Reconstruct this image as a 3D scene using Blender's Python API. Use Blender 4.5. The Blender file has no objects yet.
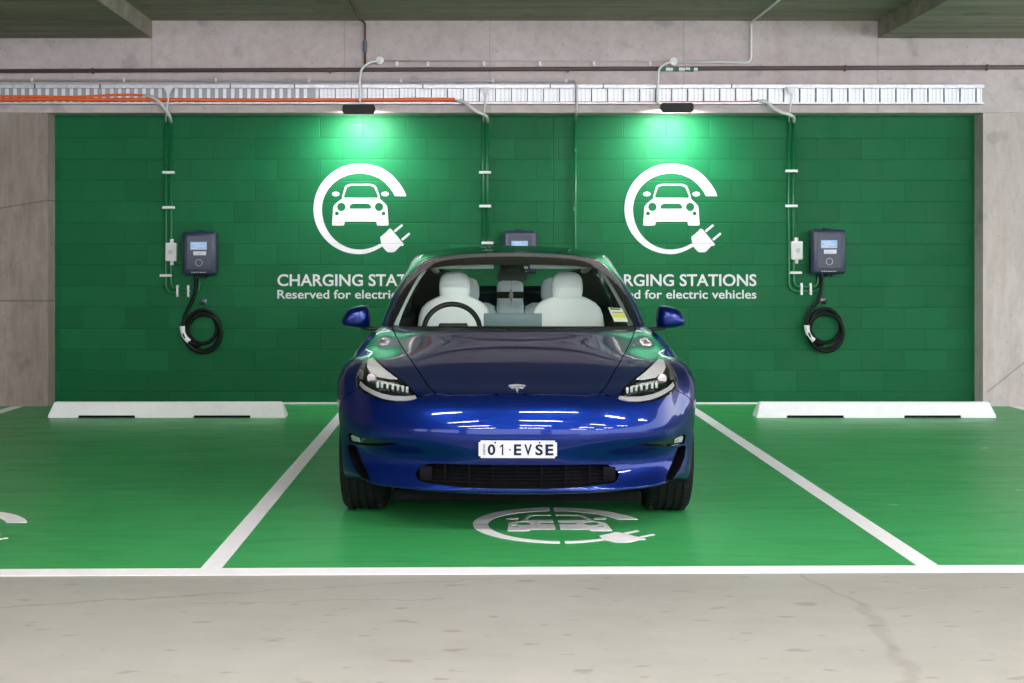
import bpy, bmesh, math, random
from mathutils import Vector, Matrix
from mathutils.bvhtree import BVHTree
from mathutils import geometry as mgeo

S = bpy.context.scene
C = S.collection
PI = math.pi
rad = math.radians
random.seed(7)

# ------------------------------------------------------------------ camera, world, light, exposure
FPX = 1250.0                      # focal length in pixels for a 1024 px wide frame
CH = 1.34                         # camera height
VPX, VPY = 470.0, 259.0           # where the depth axis meets the picture
cam_d = bpy.data.cameras.new('camera')
cam_d.sensor_width = 36.0
cam_d.lens = FPX / 1024 * 36.0
cam_d.shift_x = (512 - VPX) / 1024
cam_d.shift_y = -(341.5 - VPY) / 1024
cam_d.clip_start = 0.05
cam = bpy.data.objects.new('camera', cam_d)
C.objects.link(cam)
cam.location = (0, 0, CH)
cam.rotation_euler = (PI / 2, 0, 0)
S.camera = cam

world = bpy.data.worlds.new('daylight')
S.world = world
world.use_nodes = True
bg = world.node_tree.nodes['Background']
bg.inputs[0].default_value = (0.86, 0.93, 1.0, 1)
bg.inputs[1].default_value = 5.0

S.view_settings.view_transform = 'Standard'
S.view_settings.look = 'None'
S.view_settings.gamma = 1
S.view_settings.use_curve_mapping = False
S.view_settings.exposure = 0.0

LAMP_POWER = 172.0                  # emission strength of the ceiling batten diffusers
FLOOD_POWER = 28.0                # watts of each wall flood light


# ------------------------------------------------------------------ materials
def mat(name, col, rough=0.5, metal=0.0, coat=0.0, spec=0.5, emit=None, estr=0.0, coat_rough=0.03):
    m = bpy.data.materials.new(name)
    m.use_nodes = True
    b = m.node_tree.nodes['Principled BSDF']
    b.inputs['Base Color'].default_value = (*col, 1)
    b.inputs['Roughness'].default_value = rough
    b.inputs['Metallic'].default_value = metal
    b.inputs['Coat Weight'].default_value = coat
    b.inputs['Coat Roughness'].default_value = coat_rough
    b.inputs['Specular IOR Level'].default_value = spec
    if emit:
        b.inputs['Emission Color'].default_value = (*emit, 1)
        b.inputs['Emission Strength'].default_value = estr
    return m


class NT:
    """tiny helper to write node graphs as expressions"""
    def __init__(s, m):
        s.m = m; s.t = m.node_tree; s.b = s.t.nodes['Principled BSDF']
        s.tc = s.t.nodes.new('ShaderNodeTexCoord')
        g = s.t.nodes.new('ShaderNodeNewGeometry')
        s.P = g.outputs['Position']
        sp = s.t.nodes.new('ShaderNodeSeparateXYZ'); s.t.links.new(s.P, sp.inputs[0])
        s.x, s.y, s.z = sp.outputs
    def link(s, a, b):
        if isinstance(a, (int, float)): b.default_value = a
        else: s.t.links.new(a, b)
    def f(s, op, a, b=0.0, c=0.0, clamp=False):
        n = s.t.nodes.new('ShaderNodeMath'); n.operation = op; n.use_clamp = clamp
        for k, v in enumerate((a, b, c)): s.link(v, n.inputs[k])
        return n.outputs[0]
    def comb(s, x, y, z):
        n = s.t.nodes.new('ShaderNodeCombineXYZ')
        for k, v in enumerate((x, y, z)): s.link(v, n.inputs[k])
        return n.outputs[0]
    def scale(s, v, sc):
        n = s.t.nodes.new('ShaderNodeVectorMath'); n.operation = 'MULTIPLY'
        s.t.links.new(v, n.inputs[0]); n.inputs[1].default_value = sc
        return n.outputs[0]
    def noise(s, sc, detail=4, rough=0.55, vec=None, dist=0.0):
        n = s.t.nodes.new('ShaderNodeTexNoise')
        n.inputs['Scale'].default_value = sc; n.inputs['Detail'].default_value = detail
        n.inputs['Roughness'].default_value = rough; n.inputs['Distortion'].default_value = dist
        s.t.links.new(vec if vec is not None else s.P, n.inputs['Vector'])
        return n.outputs['Fac']
    def rng(s, v, a, b, c=0.0, d=1.0, smooth=False):
        n = s.t.nodes.new('ShaderNodeMapRange')
        if smooth: n.interpolation_type = 'SMOOTHSTEP'
        s.link(v, n.inputs[0])
        for k, q in enumerate((a, b, c, d)): n.inputs[k + 1].default_value = q
        return n.outputs[0]
    def mix(s, f, a, b):
        n = s.t.nodes.new('ShaderNodeMix'); n.data_type = 'RGBA'
        s.link(f, n.inputs[0])
        for v, i in ((a, n.inputs[6]), (b, n.inputs[7])):
            if isinstance(v, tuple): i.default_value = (*v, 1)
            else: s.t.links.new(v, i)
        return n.outputs[2]
    def seg(s, ax, ay, bx, by, px, py):
        """distance from (px,py) to a segment"""
        dx, dy = bx - ax, by - ay; L = dx * dx + dy * dy
        ux = s.f('SUBTRACT', px, ax); uy = s.f('SUBTRACT', py, ay)
        t = s.f('ADD', s.f('MULTIPLY', ux, dx / L), s.f('MULTIPLY', uy, dy / L), clamp=True)
        ex = s.f('SUBTRACT', ux, s.f('MULTIPLY', t, dx)); ey = s.f('SUBTRACT', uy, s.f('MULTIPLY', t, dy))
        return s.f('SQRT', s.f('ADD', s.f('MULTIPLY', ex, ex), s.f('MULTIPLY', ey, ey)))
    def base(s, v): s.t.links.new(v, s.b.inputs['Base Color'])
    def rough(s, v): s.link(v, s.b.inputs['Roughness'])
    def bump(s, h, strength=0.3, dist=0.01):
        n = s.t.nodes.new('ShaderNodeBump')
        n.inputs['Strength'].default_value = strength; n.inputs['Distance'].default_value = dist
        s.t.links.new(h, n.inputs['Height']); s.t.links.new(n.outputs[0], s.b.inputs['Normal'])


def concrete(name, c1, c2, joints=(), hjoints=(), cracks=(), streak=(1, 1, 1), rough=0.75, amount=0.5):
    m = mat(name, c1, rough, spec=0.3); n = NT(m)
    v = n.scale(n.P, streak)
    a = n.noise(1.3, 5, 0.6, v); b = n.noise(9, 6, 0.65, v); p = n.noise(30, 3, 0.5)
    col = n.mix(n.rng(a, 0.3, 0.7), c1, c2)
    col = n.mix(n.rng(b, 0.42, 0.75, 0, amount), col, tuple(q * 0.66 for q in c2))
    col = n.mix(n.rng(p, 0.67, 0.73, 0, 0.5), col, tuple(q * 0.45 for q in c2))
    sp = n.noise(3.1, 2, 0.4)
    rs = n.noise(2.4, 3, 0.5, n.scale(n.P, (1.4, 1.4, 0.12)))
    col = n.mix(n.rng(rs, 0.60, 0.72, 0, 0.35), col, (c2[0] * .8, c2[1] * .66, c2[2] * .58))
    col = n.mix(n.rng(sp, 0.66, 0.72, 0, 0.35, True), col, tuple(q * 0.5 for q in c2))
    h = b
    for x0 in joints:
        d = n.f('ABSOLUTE', n.f('SUBTRACT', n.x, x0))
        col = n.mix(n.rng(d, 0.002, 0.009, 0.35, 0.0), col, tuple(q * 0.4 for q in c2))
    for z0 in hjoints:
        d = n.f('ABSOLUTE', n.f('SUBTRACT', n.z, z0))
        col = n.mix(n.rng(d, 0.004, 0.012, 0.6, 0.0), col, tuple(q * 0.4 for q in c2))
    for (x0, z0, x1, z1) in cracks:
        d = n.seg(x0, z0, x1, z1, n.x, n.z)
        col = n.mix(n.rng(d, 0.003, 0.010, 0.6, 0.0), col, tuple(q * 0.4 for q in c2))
    n.base(col); n.bump(h, 0.25, 0.004)
    return m


def block_nodes(n):
    """mortar joints of 390 x 190 blocks (x along the wall, z up): 1 in a joint, 0 elsewhere"""
    row = n.f('DIVIDE', n.f('ADD', n.z, 0.086), 0.1955)
    fr = n.f('FRACT', row); fl = n.f('FLOOR', row)
    off = n.f('MULTIPLY', n.f('MODULO', fl, 2.0), 0.2)
    fx = n.f('FRACT', n.f('DIVIDE', n.f('ADD', n.f('ADD', n.x, 39.986), off), 0.4))
    dz = n.f('MULTIPLY', n.f('MINIMUM', fr, n.f('SUBTRACT', 1.0, fr)), 0.1955)
    dx = n.f('MULTIPLY', n.f('MINIMUM', fx, n.f('SUBTRACT', 1.0, fx)), 0.4)
    jz = n.rng(dz, 0.0015, 0.007, 1, 0, True)
    jx = n.rng(dx, 0.0015, 0.006, 0.8, 0, True)
    j = n.f('MAXIMUM', jz, jx)
    bid = n.comb(n.f('FLOOR', n.f('DIVIDE', n.f('ADD', n.f('ADD', n.x, 39.986), off), 0.4)), fl, 0.0)
    wn = n.t.nodes.new('ShaderNodeTexWhiteNoise'); n.t.links.new(bid, wn.inputs['Vector'])
    return j, jz, wn.outputs['Value']


m_block = mat('painted_blockwork', (0.012, 0.17, 0.07), 0.6, spec=0.2)
n = NT(m_block)
j, jz, rnd = block_nodes(n)
col = n.mix(n.rng(rnd, 0, 1, 0, 1), (0.0012, 0.100, 0.032), (0.003, 0.130, 0.044))
col = n.mix(n.rng(n.noise(2.2, 4, 0.6), 0.35, 0.7, 0, 0.6), col, (0.002, 0.108, 0.037))
col = n.mix(n.rng(n.noise(60, 3, 0.6), 0.60, 0.75, 0, 0.35), col, (0.010, 0.16, 0.065))
col = n.mix(n.f('MULTIPLY', j, 0.4), col, (0.002, 0.08, 0.026))
dj = n.f('ABSOLUTE', n.f('SUBTRACT', n.x, 0.767))
col = n.mix(n.rng(dj, 0.002, 0.006, 0.45, 0), col, (0.002, 0.06, 0.025))
n.base(col)
h = n.f('SUBTRACT', n.f('MULTIPLY', n.noise(70, 3, 0.6), 0.25), n.f('MAXIMUM', j, n.rng(dj, 0.003, 0.009, 1, 0)))
n.bump(h, 0.45, 0.005); n.rough(n.rng(n.noise(5), 0.3, 0.7, 0.50, 0.65))


def white_paint(name, col, blocks=False, worn=False):
    m = mat(name, col, 0.55, spec=0.35); n = NT(m)
    c = n.mix(n.rng(n.noise(14, 5, 0.6), 0.4, 0.8, 0, 0.35), col, tuple(q * 0.80 for q in col))
    if blocks:
        j, jz, r = block_nodes(n)
        c = n.mix(n.f('MULTIPLY', j, 0.35), c, tuple(q * 0.72 for q in col))
        n.bump(n.f('SUBTRACT', 1.0, j), 0.4, 0.004)
    n.base(c)
    return m


m_sign = white_paint('sign_paint', (0.68, 0.665, 0.71), True)
m_line = white_paint('line_paint', (0.93, 0.91, 0.94))
m_beam = concrete('beam_concrete', (0.60, 0.51, 0.52), (0.49, 0.415, 0.42), joints=(-2.89, -1.14, 0.18, 1.94, 3.70))
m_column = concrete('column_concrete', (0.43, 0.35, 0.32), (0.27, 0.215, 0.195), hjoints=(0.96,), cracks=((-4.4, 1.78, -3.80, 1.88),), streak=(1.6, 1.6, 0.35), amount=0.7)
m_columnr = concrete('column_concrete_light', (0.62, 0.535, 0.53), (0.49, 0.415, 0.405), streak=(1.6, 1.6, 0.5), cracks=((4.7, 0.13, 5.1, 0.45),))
m_ceil = concrete('slab_soffit', (0.38, 0.32, 0.255), (0.20, 0.18, 0.145), streak=(0.35, 4.0, 4.0), amount=0.7)
m_plain = concrete('car_park_wall', (0.45, 0.41, 0.39), (0.36, 0.33, 0.31))

# bare slab in the aisle
m_floor = mat('aisle_concrete', (0.5, 0.49, 0.45), 0.5, spec=0.35); n = NT(m_floor)
a = n.noise(1.1, 6, 0.6); b = n.noise(7, 6, 0.7, n.scale(n.P, (0.5, 1.6, 1)))
col = n.mix(n.rng(a, 0.3, 0.7), (0.37, 0.365, 0.335), (0.30, 0.295, 0.265))
col = n.mix(n.rng(b, 0.45, 0.75, 0, 0.5), col, (0.38, 0.365, 0.33))
col = n.mix(n.rng(n.noise(11, 2, 0.4, n.scale(n.P, (0.6, 1.6, 1))), 0.66, 0.72, 0, 0.6), col, (0.20, 0.18, 0.15))
wob = n.f('MULTIPLY', n.f('SUBTRACT', n.noise(7, 4), 0.5), 0.10)
px_, py_ = n.f('ADD', n.x, wob), n.f('SUBTRACT', n.y, wob)
for (x0, y0, x1, y1, w, k) in ((1.40, 5.30, 1.52, 4.85, .012, .5), (1.52, 4.85, 1.46, 4.3, .03, .45), (1.46, 4.3, 1.35, 3.6, .03, .45),
                               (-1.9, 4.78, -1.05, 5.0, .008, .8), (-1.05, 5.0, 0.15, 5.26, .006, .7), (-1.1, 4.86, -0.1, 4.93, .006, .7),
                               (1.75, 5.0, 2.4, 5.2, .006, .3)):
    d = n.seg(x0, y0, x1, y1, px_, py_)
    col = n.mix(n.rng(d, w * 0.4, w * 1.3, k, 0), col, (0.24, 0.225, 0.20))
n.base(col); n.rough(n.rng(a, 0.3, 0.7, 0.42, 0.6)); n.bump(b, 0.15, 0.003)

# green epoxy on the bays
m_green = mat('green_floor_coating', (0.04, 0.30, 0.10), 0.32, spec=0.28); n = NT(m_green)
a = n.noise(0.9, 5, 0.6); b = n.noise(3.5, 7, 0.65, n.scale(n.P, (0.35, 1.8, 1)), 1.2)
col = n.mix(n.rng(a, 0.3, 0.7), (0.040, 0.33, 0.090), (0.060, 0.39, 0.120))
col = n.mix(n.rng(b, 0.50, 0.80, 0, 0.55), col, (0.030, 0.20, 0.085))
col = n.mix(n.rng(n.noise(38, 3, 0.5), 0.70, 0.74, 0, 0.5), col, (0.10, 0.40, 0.2))
for (cx_, cy_, w_) in ((3.62, 8.85, .045), (2.59, 7.44, .022), (3.18, 7.24, .035), (3.26, 7.28, .02), (2.30, 6.80, .03), (2.42, 6.78, .03)):
    wb = n.f('MULTIPLY', n.f('SUBTRACT', n.noise(26, 3), 0.5), 0.10)
    col = n.mix(n.rng(n.seg(cx_, cy_, cx_ + w_, cy_ + .01, n.f('ADD', n.x, wb), n.f('SUBTRACT', n.y, wb)), w_ * .25, w_ * .4, .8 if w_ < .04 else .9, 0), col, (0.50, 0.58, 0.48))
for (x0, y0, x1, y1, w, k) in ((-3.1, 6.9, -1.9, 7.55, .03, .35), (-1.9, 7.55, -1.35, 8.4, .02, .3), (-2.7, 6.1, -1.7, 6.7, .015, .3), (-2.2, 7.2, -1.5, 7.25, .035, .35)):
    wob = n.f('MULTIPLY', n.f('SUBTRACT', n.noise(1.2, 2), 0.5), 0.7)
    d = n.seg(x0, y0, x1, y1, n.f('ADD', n.x, wob), n.f('SUBTRACT', n.y, wob))
    col = n.mix(n.rng(d, w * 0.3, w * 1.6, k, 0), col, (0.022, 0.17, 0.07))
n.base(col); n.rough(n.rng(b, 0.3, 0.7, 0.32, 0.48)); n.bump(n.noise(45, 3), 0.06, 0.002)

m_galv = mat('galvanised_steel', (0.62, 0.63, 0.68), 0.42, 0.55); n = NT(m_galv)
n.base(n.mix(n.rng(n.noise(25, 3), 0.35, 0.65), (0.70, 0.70, 0.76), (0.55, 0.56, 0.62)))
m_galvrib = mat('bright_galvanised', (.80, .80, .86), .45, .3)
m_galvplate = mat('perforated_steel', (0.6, 0.6, 0.66), 0.45, 0.45); n = NT(m_galvplate)
# small slots punched in columns
fz = n.f('FRACT', n.f('DIVIDE', n.z, 0.0125)); fx = n.f('FRACT', n.f('DIVIDE', n.f('ADD', n.x, 50.0), 0.0365))
slot = n.f('MULTIPLY', n.rng(n.f('ABSOLUTE', n.f('SUBTRACT', fz, 0.5)), 0.18, 0.26, 1, 0), n.rng(n.f('ABSOLUTE', n.f('SUBTRACT', fx, 0.5)), 0.2, 0.26, 1, 0))
n.base(n.mix(n.f('MULTIPLY', slot, 0.6), (0.74, 0.74, 0.80), (0.20, 0.20, 0.23)))
m_orange = mat('orange_cable_sheath', (0.85, 0.15, 0.035), 0.5)
m_white = mat('white_plastic', (0.74, 0.73, 0.75), 0.45)
m_gconduit = mat('green_painted_conduit', (0.005, 0.14, 0.048), 0.35, spec=0.5)
m_gconduit2 = mat('grey_conduit', (0.50, 0.48, 0.50), 0.45)
m_pipe = mat('dark_red_brown_pipe', (0.085, 0.055, 0.055), 0.5)
m_black = mat('black_plastic', (0.010, 0.010, 0.012), 0.5, spec=0.25)
m_rubber = mat('black_rubber', (0.009, 0.009, 0.010), 0.7, spec=0.15)
m_dark = mat('very_dark', (0.004, 0.004, 0.005), 0.8, spec=0.1)
m_steel = mat('dark_steel', (0.10, 0.10, 0.11), 0.4, 0.8)
m_chrome = mat('chrome', (0.85, 0.85, 0.88), 0.12, 1.0)


# ------------------------------------------------------------------ mesh helpers
def new_obj(name, bm, m, parent=None, smooth=False, loc=None):
    me = bpy.data.meshes.new(name)
    if hasattr(bm, 'to_mesh'):
        bm.to_mesh(me); bm.free()
    for q in (m if isinstance(m, (list, tuple)) else [m]): me.materials.append(q)
    if smooth:
        for p in me.polygons: p.use_smooth = True
        if smooth != 'all':
            me.set_sharp_from_angle(angle=rad(smooth if smooth is not True else 35))
    o = bpy.data.objects.new(name, me); C.objects.link(o)
    if parent: o.parent = parent
    if loc: o.location = loc
    return o


def tag(o, label, cat, group=None, kind=None):
    if label: o['label'] = label
    if cat: o['category'] = cat
    if group: o['group'] = group
    if kind: o['kind'] = kind
    return o


def empty(name, loc, label=None, cat=None, group=None, rz=0):
    o = bpy.data.objects.new(name, None); C.objects.link(o)
    o.location = loc; o.rotation_euler = (0, 0, rz); o.empty_display_size = 0.1
    return tag(o, label, cat, group)


def copy_tree(o, parent=None):
    c = o.copy(); C.objects.link(c); c.parent = parent
    for ch in [q for q in bpy.data.objects if q.parent == o]: copy_tree(ch, c)
    return c


def bx(bm, x0, x1, y0, y1, z0, z1, bev=0.0, segs=2):
    r = bmesh.ops.create_cube(bm, size=1)
    vs = r['verts']
    for v in vs:
        v.co = Vector(((x0 + x1) / 2 + v.co.x * (x1 - x0), (y0 + y1) / 2 + v.co.y * (y1 - y0), (z0 + z1) / 2 + v.co.z * (z1 - z0)))
    if bev > 0:
        es = list({e for v in vs for e in v.link_edges})
        bmesh.ops.bevel(bm, geom=es, offset=bev, segments=segs, affect='EDGES', profile=0.5)
    return bm


def box(x0, x1, y0, y1, z0, z1, bev=0.0, segs=2):
    return bx(bmesh.new(), x0, x1, y0, y1, z0, z1, bev, segs)


def fillet(pts, r, n=6):
    pts = [Vector(p) for p in pts]; out = [pts[0]]
    for a, b, c in zip(pts, pts[1:], pts[2:]):
        d1 = (a - b); d2 = (c - b); L = min(r, d1.length * .49, d2.length * .49)
        p = b + d1.normalized() * L; q = b + d2.normalized() * L
        for k in range(n + 1):
            t = k / n
            out.append((1 - t) ** 2 * p + 2 * t * (1 - t) * b + t * t * q)
    out.append(pts[-1]); return out


def spline(pts, n=8):
    pts = [Vector(p) for p in pts]
    P = [2 * pts[0] - pts[1]] + pts + [2 * pts[-1] - pts[-2]]; out = []
    for a, b, c, d in zip(P, P[1:], P[2:], P[3:]):
        for k in range(n):
            t = k / n
            out.append(0.5 * ((2 * b) + (c - a) * t + (2 * a - 5 * b + 4 * c - d) * t * t + (3 * b - a - 3 * c + d) * t ** 3))
    out.append(pts[-1]); return out


def sweep(bm, pts, r, n=10, cap=True, closed=False, rx=None):
    pts = [Vector(p) for p in pts]; m = len(pts); rings = []; up = None
    for i, p in enumerate(pts):
        if closed: d = pts[(i + 1) % m] - pts[i - 1]
        else: d = pts[min(i + 1, m - 1)] - pts[max(i - 1, 0)]
        d.normalize()
        if up is None:
            up = Vector((0, 0, 1)) if abs(d.z) < 0.9 else Vector((1, 0, 0))
        s = d.cross(up).normalized(); up = s.cross(d).normalized()
        rr = r[i] if isinstance(r, (list, tuple)) else r
        rs = rr if rx is None else rx
        rings.append([bm.verts.new(p + s * math.cos(2 * PI * k / n) * rs + up * math.sin(2 * PI * k / n) * rr) for k in range(n)])
    for i in range(m if closed else m - 1):
        A, B = rings[i], rings[(i + 1) % m]
        for k in range(n): bm.faces.new((A[k], A[(k + 1) % n], B[(k + 1) % n], B[k]))
    if cap and not closed:
        bm.faces.new(rings[0][::-1]); bm.faces.new(rings[-1])
    return bm


def tube(pts, r, n=10, **k): return sweep(bmesh.new(), pts, r, n, **k)


def disc(bm, c, axis, r, h, n=24, bev=0):
    """short cylinder centred at c along axis"""
    c = Vector(c); a = Vector(axis).normalized()
    return sweep(bm, [c - a * h / 2, c + a * h / 2], r, n)


def prism(bm, poly, axis, a, b):
    """extrude a 2D polygon: axis 'y' -> poly in (x,z); 'x' -> (y,z); 'z' -> (x,y)"""
    def P(u, v, w): return {'y': (u, w, v), 'x': (w, u, v), 'z': (u, v, w)}[axis]
    A = [bm.verts.new(P(u, v, a)) for u, v in poly]; B = [bm.verts.new(P(u, v, b)) for u, v in poly]
    k = len(poly)
    for i in range(k): bm.faces.new((A[i], A[(i + 1) % k], B[(i + 1) % k], B[i]))
    bm.faces.new(A[::-1]); bm.faces.new(B)
    bmesh.ops.recalc_face_normals(bm, faces=bm.faces)
    return bm


def W(px, py, Y):
    return Vector(((px - VPX) / FPX * Y, Y, CH + (VPY - py) / FPX * Y))


def F(px, py, z=0.0):
    Y = FPX * (CH - z) / (py - VPY)
    return Vector(((px - VPX) / FPX * Y, Y, z))


def curve_mesh(splines, extrude=0.0005):
    """closed 2D outlines (holes by even-odd) -> bmesh in the XY plane"""
    cu = bpy.data.curves.new('outline', 'CURVE'); cu.dimensions = '2D'; cu.fill_mode = 'BOTH'; cu.extrude = extrude
    for pts in splines:
        s = cu.splines.new('POLY'); s.points.add(len(pts) - 1)
        for i, p in enumerate(pts): s.points[i].co = (p[0], p[1], 0, 1)
        s.use_cyclic_u = True
    o = bpy.data.objects.new('outline', cu); C.objects.link(o)
    dg = bpy.context.evaluated_depsgraph_get(); me = bpy.data.meshes.new_from_object(o.evaluated_get(dg))
    bm = bmesh.new(); bm.from_mesh(me)
    bpy.data.objects.remove(o); bpy.data.curves.remove(cu); bpy.data.meshes.remove(me)
    return bm


def text_mesh(s, size=1.0, offset=0.0, extrude=0.0005, space=1.0, xs=1.0, align='LEFT', width=None):
    cu = bpy.data.curves.new('lettering', 'FONT'); cu.body = s; cu.size = size; cu.offset = offset
    cu.extrude = extrude; cu.space_character = space; cu.align_x = align; cu.resolution_u = 4
    o = bpy.data.objects.new('lettering', cu); C.objects.link(o)
    dg = bpy.context.evaluated_depsgraph_get(); me = bpy.data.meshes.new_from_object(o.evaluated_get(dg))
    bm = bmesh.new(); bm.from_mesh(me)
    bpy.data.objects.remove(o); bpy.data.curves.remove(cu); bpy.data.meshes.remove(me)
    if width:
        a = min(v.co.x for v in bm.verts); b = max(v.co.x for v in bm.verts); xs = width / (b - a)
        for v in bm.verts: v.co.x = (v.co.x - a) * xs
    return bm


def xf(bm, M):
    bmesh.ops.transform(bm, matrix=M, verts=bm.verts); return bm


UP = Matrix.Rotation(PI / 2, 4, 'X')        # XY plane -> XZ plane, facing -Y

# ------------------------------------------------------------------ the room
YW, YB = 11.55, 11.36            # painted block wall, concrete face of beam and columns
XL, XR = (48 - VPX) / FPX * YB, (983 - VPX) / FPX * YB
ZB = CH + (VPY - 113) / FPX * YB           # underside of the beam
ZM = CH + (VPY - 21) / FPX * YB            # middle soffit
ZS = CH + (VPY - 38.5) / FPX * YB          # lower side soffits
XS0, XS1 = (152.5 - VPX) / FPX * YB, (877.5 - VPX) / FPX * YB
RX0, RX1, RY0 = -13.0, 10.0, -9.0


def structure(name, bm, m):
    o = new_obj(name, bm, m); o['kind'] = 'structure'; return o


structure('floor', box(RX0, RX1, RY0, YW + .3, -0.25, 0.0), m_floor)
g = bmesh.new()
poly = [(-10.5, 5.28), (5.07, 5.42), (5.07, YW), (-10.5, YW)]
prism(g, [(F(0, 572).x - 7, 5.33), (XR + 6.0, 5.47), (XR + 6.0, YW), (F(0, 572).x - 7, YW)], 'z', 0.0, 0.0015)
structure('floor_bay_coating', g, m_green)
structure('wall_back', box(XL - .02, XR + .02, YW, YW + .2, 0, ZB + .15), m_block)
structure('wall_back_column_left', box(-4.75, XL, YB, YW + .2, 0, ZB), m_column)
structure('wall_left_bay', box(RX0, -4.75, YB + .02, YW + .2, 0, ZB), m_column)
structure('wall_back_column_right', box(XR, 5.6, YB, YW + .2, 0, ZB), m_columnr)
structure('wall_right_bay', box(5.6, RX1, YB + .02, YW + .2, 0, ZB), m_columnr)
structure('ceiling_beam', box(RX0, RX1, YB - .012, YW + .2, ZB, ZM + .4, 0.004, 1), m_beam)
structure('ceiling', box(XS0, XS1, RY0, YB, ZM, ZM + .3), m_ceil)
structure('ceiling_left', box(RX0, XS0, RY0, YB, ZS, ZM + .3), m_ceil)
structure('ceiling_right', box(XS1, RX1, RY0, YB, ZS, ZM + .3), m_ceil)
# unseen rest of the car park, walls added to control reflections: solid left side, half height parapets at the rear and right with daylight above
structure('wall_left', box(RX0 - .2, RX0, RY0, YW, 0, ZM), m_plain)
structure('wall_front', box(RX0, 4.6, RY0 - .2, RY0, 0, 1.15), m_plain)
structure('wall_right', box(RX1, RX1 + .2, .5, YW, 0, 1.0), m_plain)
for i, x in enumerate((-9.0, -3.5, 2.0)):
    structure('wall_front_column_%s' % 'abcde'[i], box(x - .3, x + .3, RY0 - .1, RY0 + .4, 0, ZS), m_plain)

# narrow pale joint where wall meets floor
o = structure('baseboard_back', box(XL, XR, YW - .012, YW, 0, 0.016), m_line)

# ceiling battens (above and behind the camera)
m_diff = mat('lamp_diffuser', (0.9, 0.9, 0.9), 0.4, emit=(1.0, 0.97, 0.95), estr=LAMP_POWER)
lamp = empty('ceiling_batten', (0, 0, 0), 'white fluorescent batten under the slab above the aisle', 'ceiling light', 'battens above the aisle')
b = box(-.75, .75, -.05, .05, -.04, 0, .006); new_obj('lamp_body', b, m_white, lamp)
new_obj('diffuser', box(-.73, .73, -.07, .07, -.075, -.04, .02), m_diff, lamp)
spots = [(x, y) for y in (2.2, -0.8, -3.8, -6.8) for x in (-1.9, 1.0, 3.9, 6.8)]
ROWN = ('first', 'second', 'third', 'fourth', 'fifth')
for i, (x, y) in enumerate(spots):
    o = lamp if i == 0 else copy_tree(lamp)
    o['label'] = 'white batten under the slab, row %s from the bays, %s from the left' % (ROWN[(2.2, -0.8, -3.8, -6.8).index(y)], ROWN[(-1.9, 1.0, 3.9, 6.8).index(x)])
    o.location = (x, y, (ZM if XS0 < x - .8 and x + .8 < XS1 else ZS) - (.0 if XS0 < x - .8 and x + .8 < XS1 else 0.0))


# ------------------------------------------------------------------ painted signs
def polar(knots, a):
    for (a0, r0), (a1, r1) in zip(knots, knots[1:]):
        if a0 <= a <= a1:
            t = (a - a0) / (a1 - a0); t = t * t * (3 - 2 * t); return r0 + (r1 - r0) * t
    return knots[-1][1] if a > knots[-1][0] else knots[0][1]


def circle(cx, cy, r, n=24, ry=None): return [(cx + r * math.cos(2 * PI * k / n), cy + (ry or r) * math.sin(2 * PI * k / n)) for k in range(n)]


def rounded(pts, r=6, n=4):
    out = []
    k = len(pts)
    for i in range(k):
        a, b, c = Vector(pts[i - 1]), Vector(pts[i]), Vector(pts[(i + 1) % k])
        d1, d2 = a - b, c - b; L = min(r, d1.length * .45, d2.length * .45)
        p, q = b + d1.normalized() * L, b + d2.normalized() * L
        for s in range(n + 1):
            t = s / n; v = (1 - t) ** 2 * p + 2 * t * (1 - t) * b + t * t * q; out.append((v.x, v.y))
    return out


def picto():
    """ring with plug and the car front, in picture units of a 4.27x crop centred on (404,253), y up"""
    cx, cy = 404.0, 253.0
    O = [(15.5, 207), (40, 201), (90, 195), (180, 197), (270, 192), (302, 186)]
    I = [(20.5, 160), (40, 157), (90, 153), (180, 161), (270, 172), (301, 171)]
    ring = [(polar(O, a) * math.cos(rad(a)), polar(O, a) * math.sin(rad(a))) for a in [15.5 + (302 - 15.5) * k / 90 for k in range(91)]]
    ring += [(polar(I, a) * math.cos(rad(a)), polar(I, a) * math.sin(rad(a))) for a in [20.5 + (301 - 20.5) * k / 90 for k in range(90, -1, -1)]]
    f = lambda L: [(x - cx, cy - y) for x, y in L]
    plug = f(rounded([(494, 384), (491, 372), (523, 346), (528, 337), (537, 335), (594, 403), (588, 411), (580, 408), (552, 437), (523, 437), (498, 410)], 7))
    p1 = f(rounded([(549, 344), (584, 316), (590, 323), (556, 352)], 3)); p2 = f(rounded([(581, 380), (615, 352), (621, 359), (588, 388)], 3))
    shell = f(rounded([(326, 210), (343, 152), (362, 145), (455, 145), (474, 153), (494, 210)], 14))
    shin = f(rounded([(334, 204), (350, 158), (366, 152), (450, 152), (466, 158), (486, 204)], 12))
    body = f(rounded([(286, 323), (292, 240), (310, 222), (330, 207), (488, 207), (506, 222), (522, 240), (528, 323), (478, 323), (476, 306), (340, 306), (338, 323)], 7))
    holes = [f(circle(326, 243, 18)), f(circle(487, 243, 18)), f(circle(307, 271, 8.5, 16)), f(circle(506, 271, 8.5, 16)),
             f(rounded([(360, 251), (362, 236), (374, 229), (440, 229), (452, 236), (454, 251)], 7))]
    mir = [f(circle(302, 188, 16, 20, 10)), f(circle(513, 188, 16, 20, 10))]
    return [ring], [plug], [p1], [p2], [shell, shin], [body] + holes, mir


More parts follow.
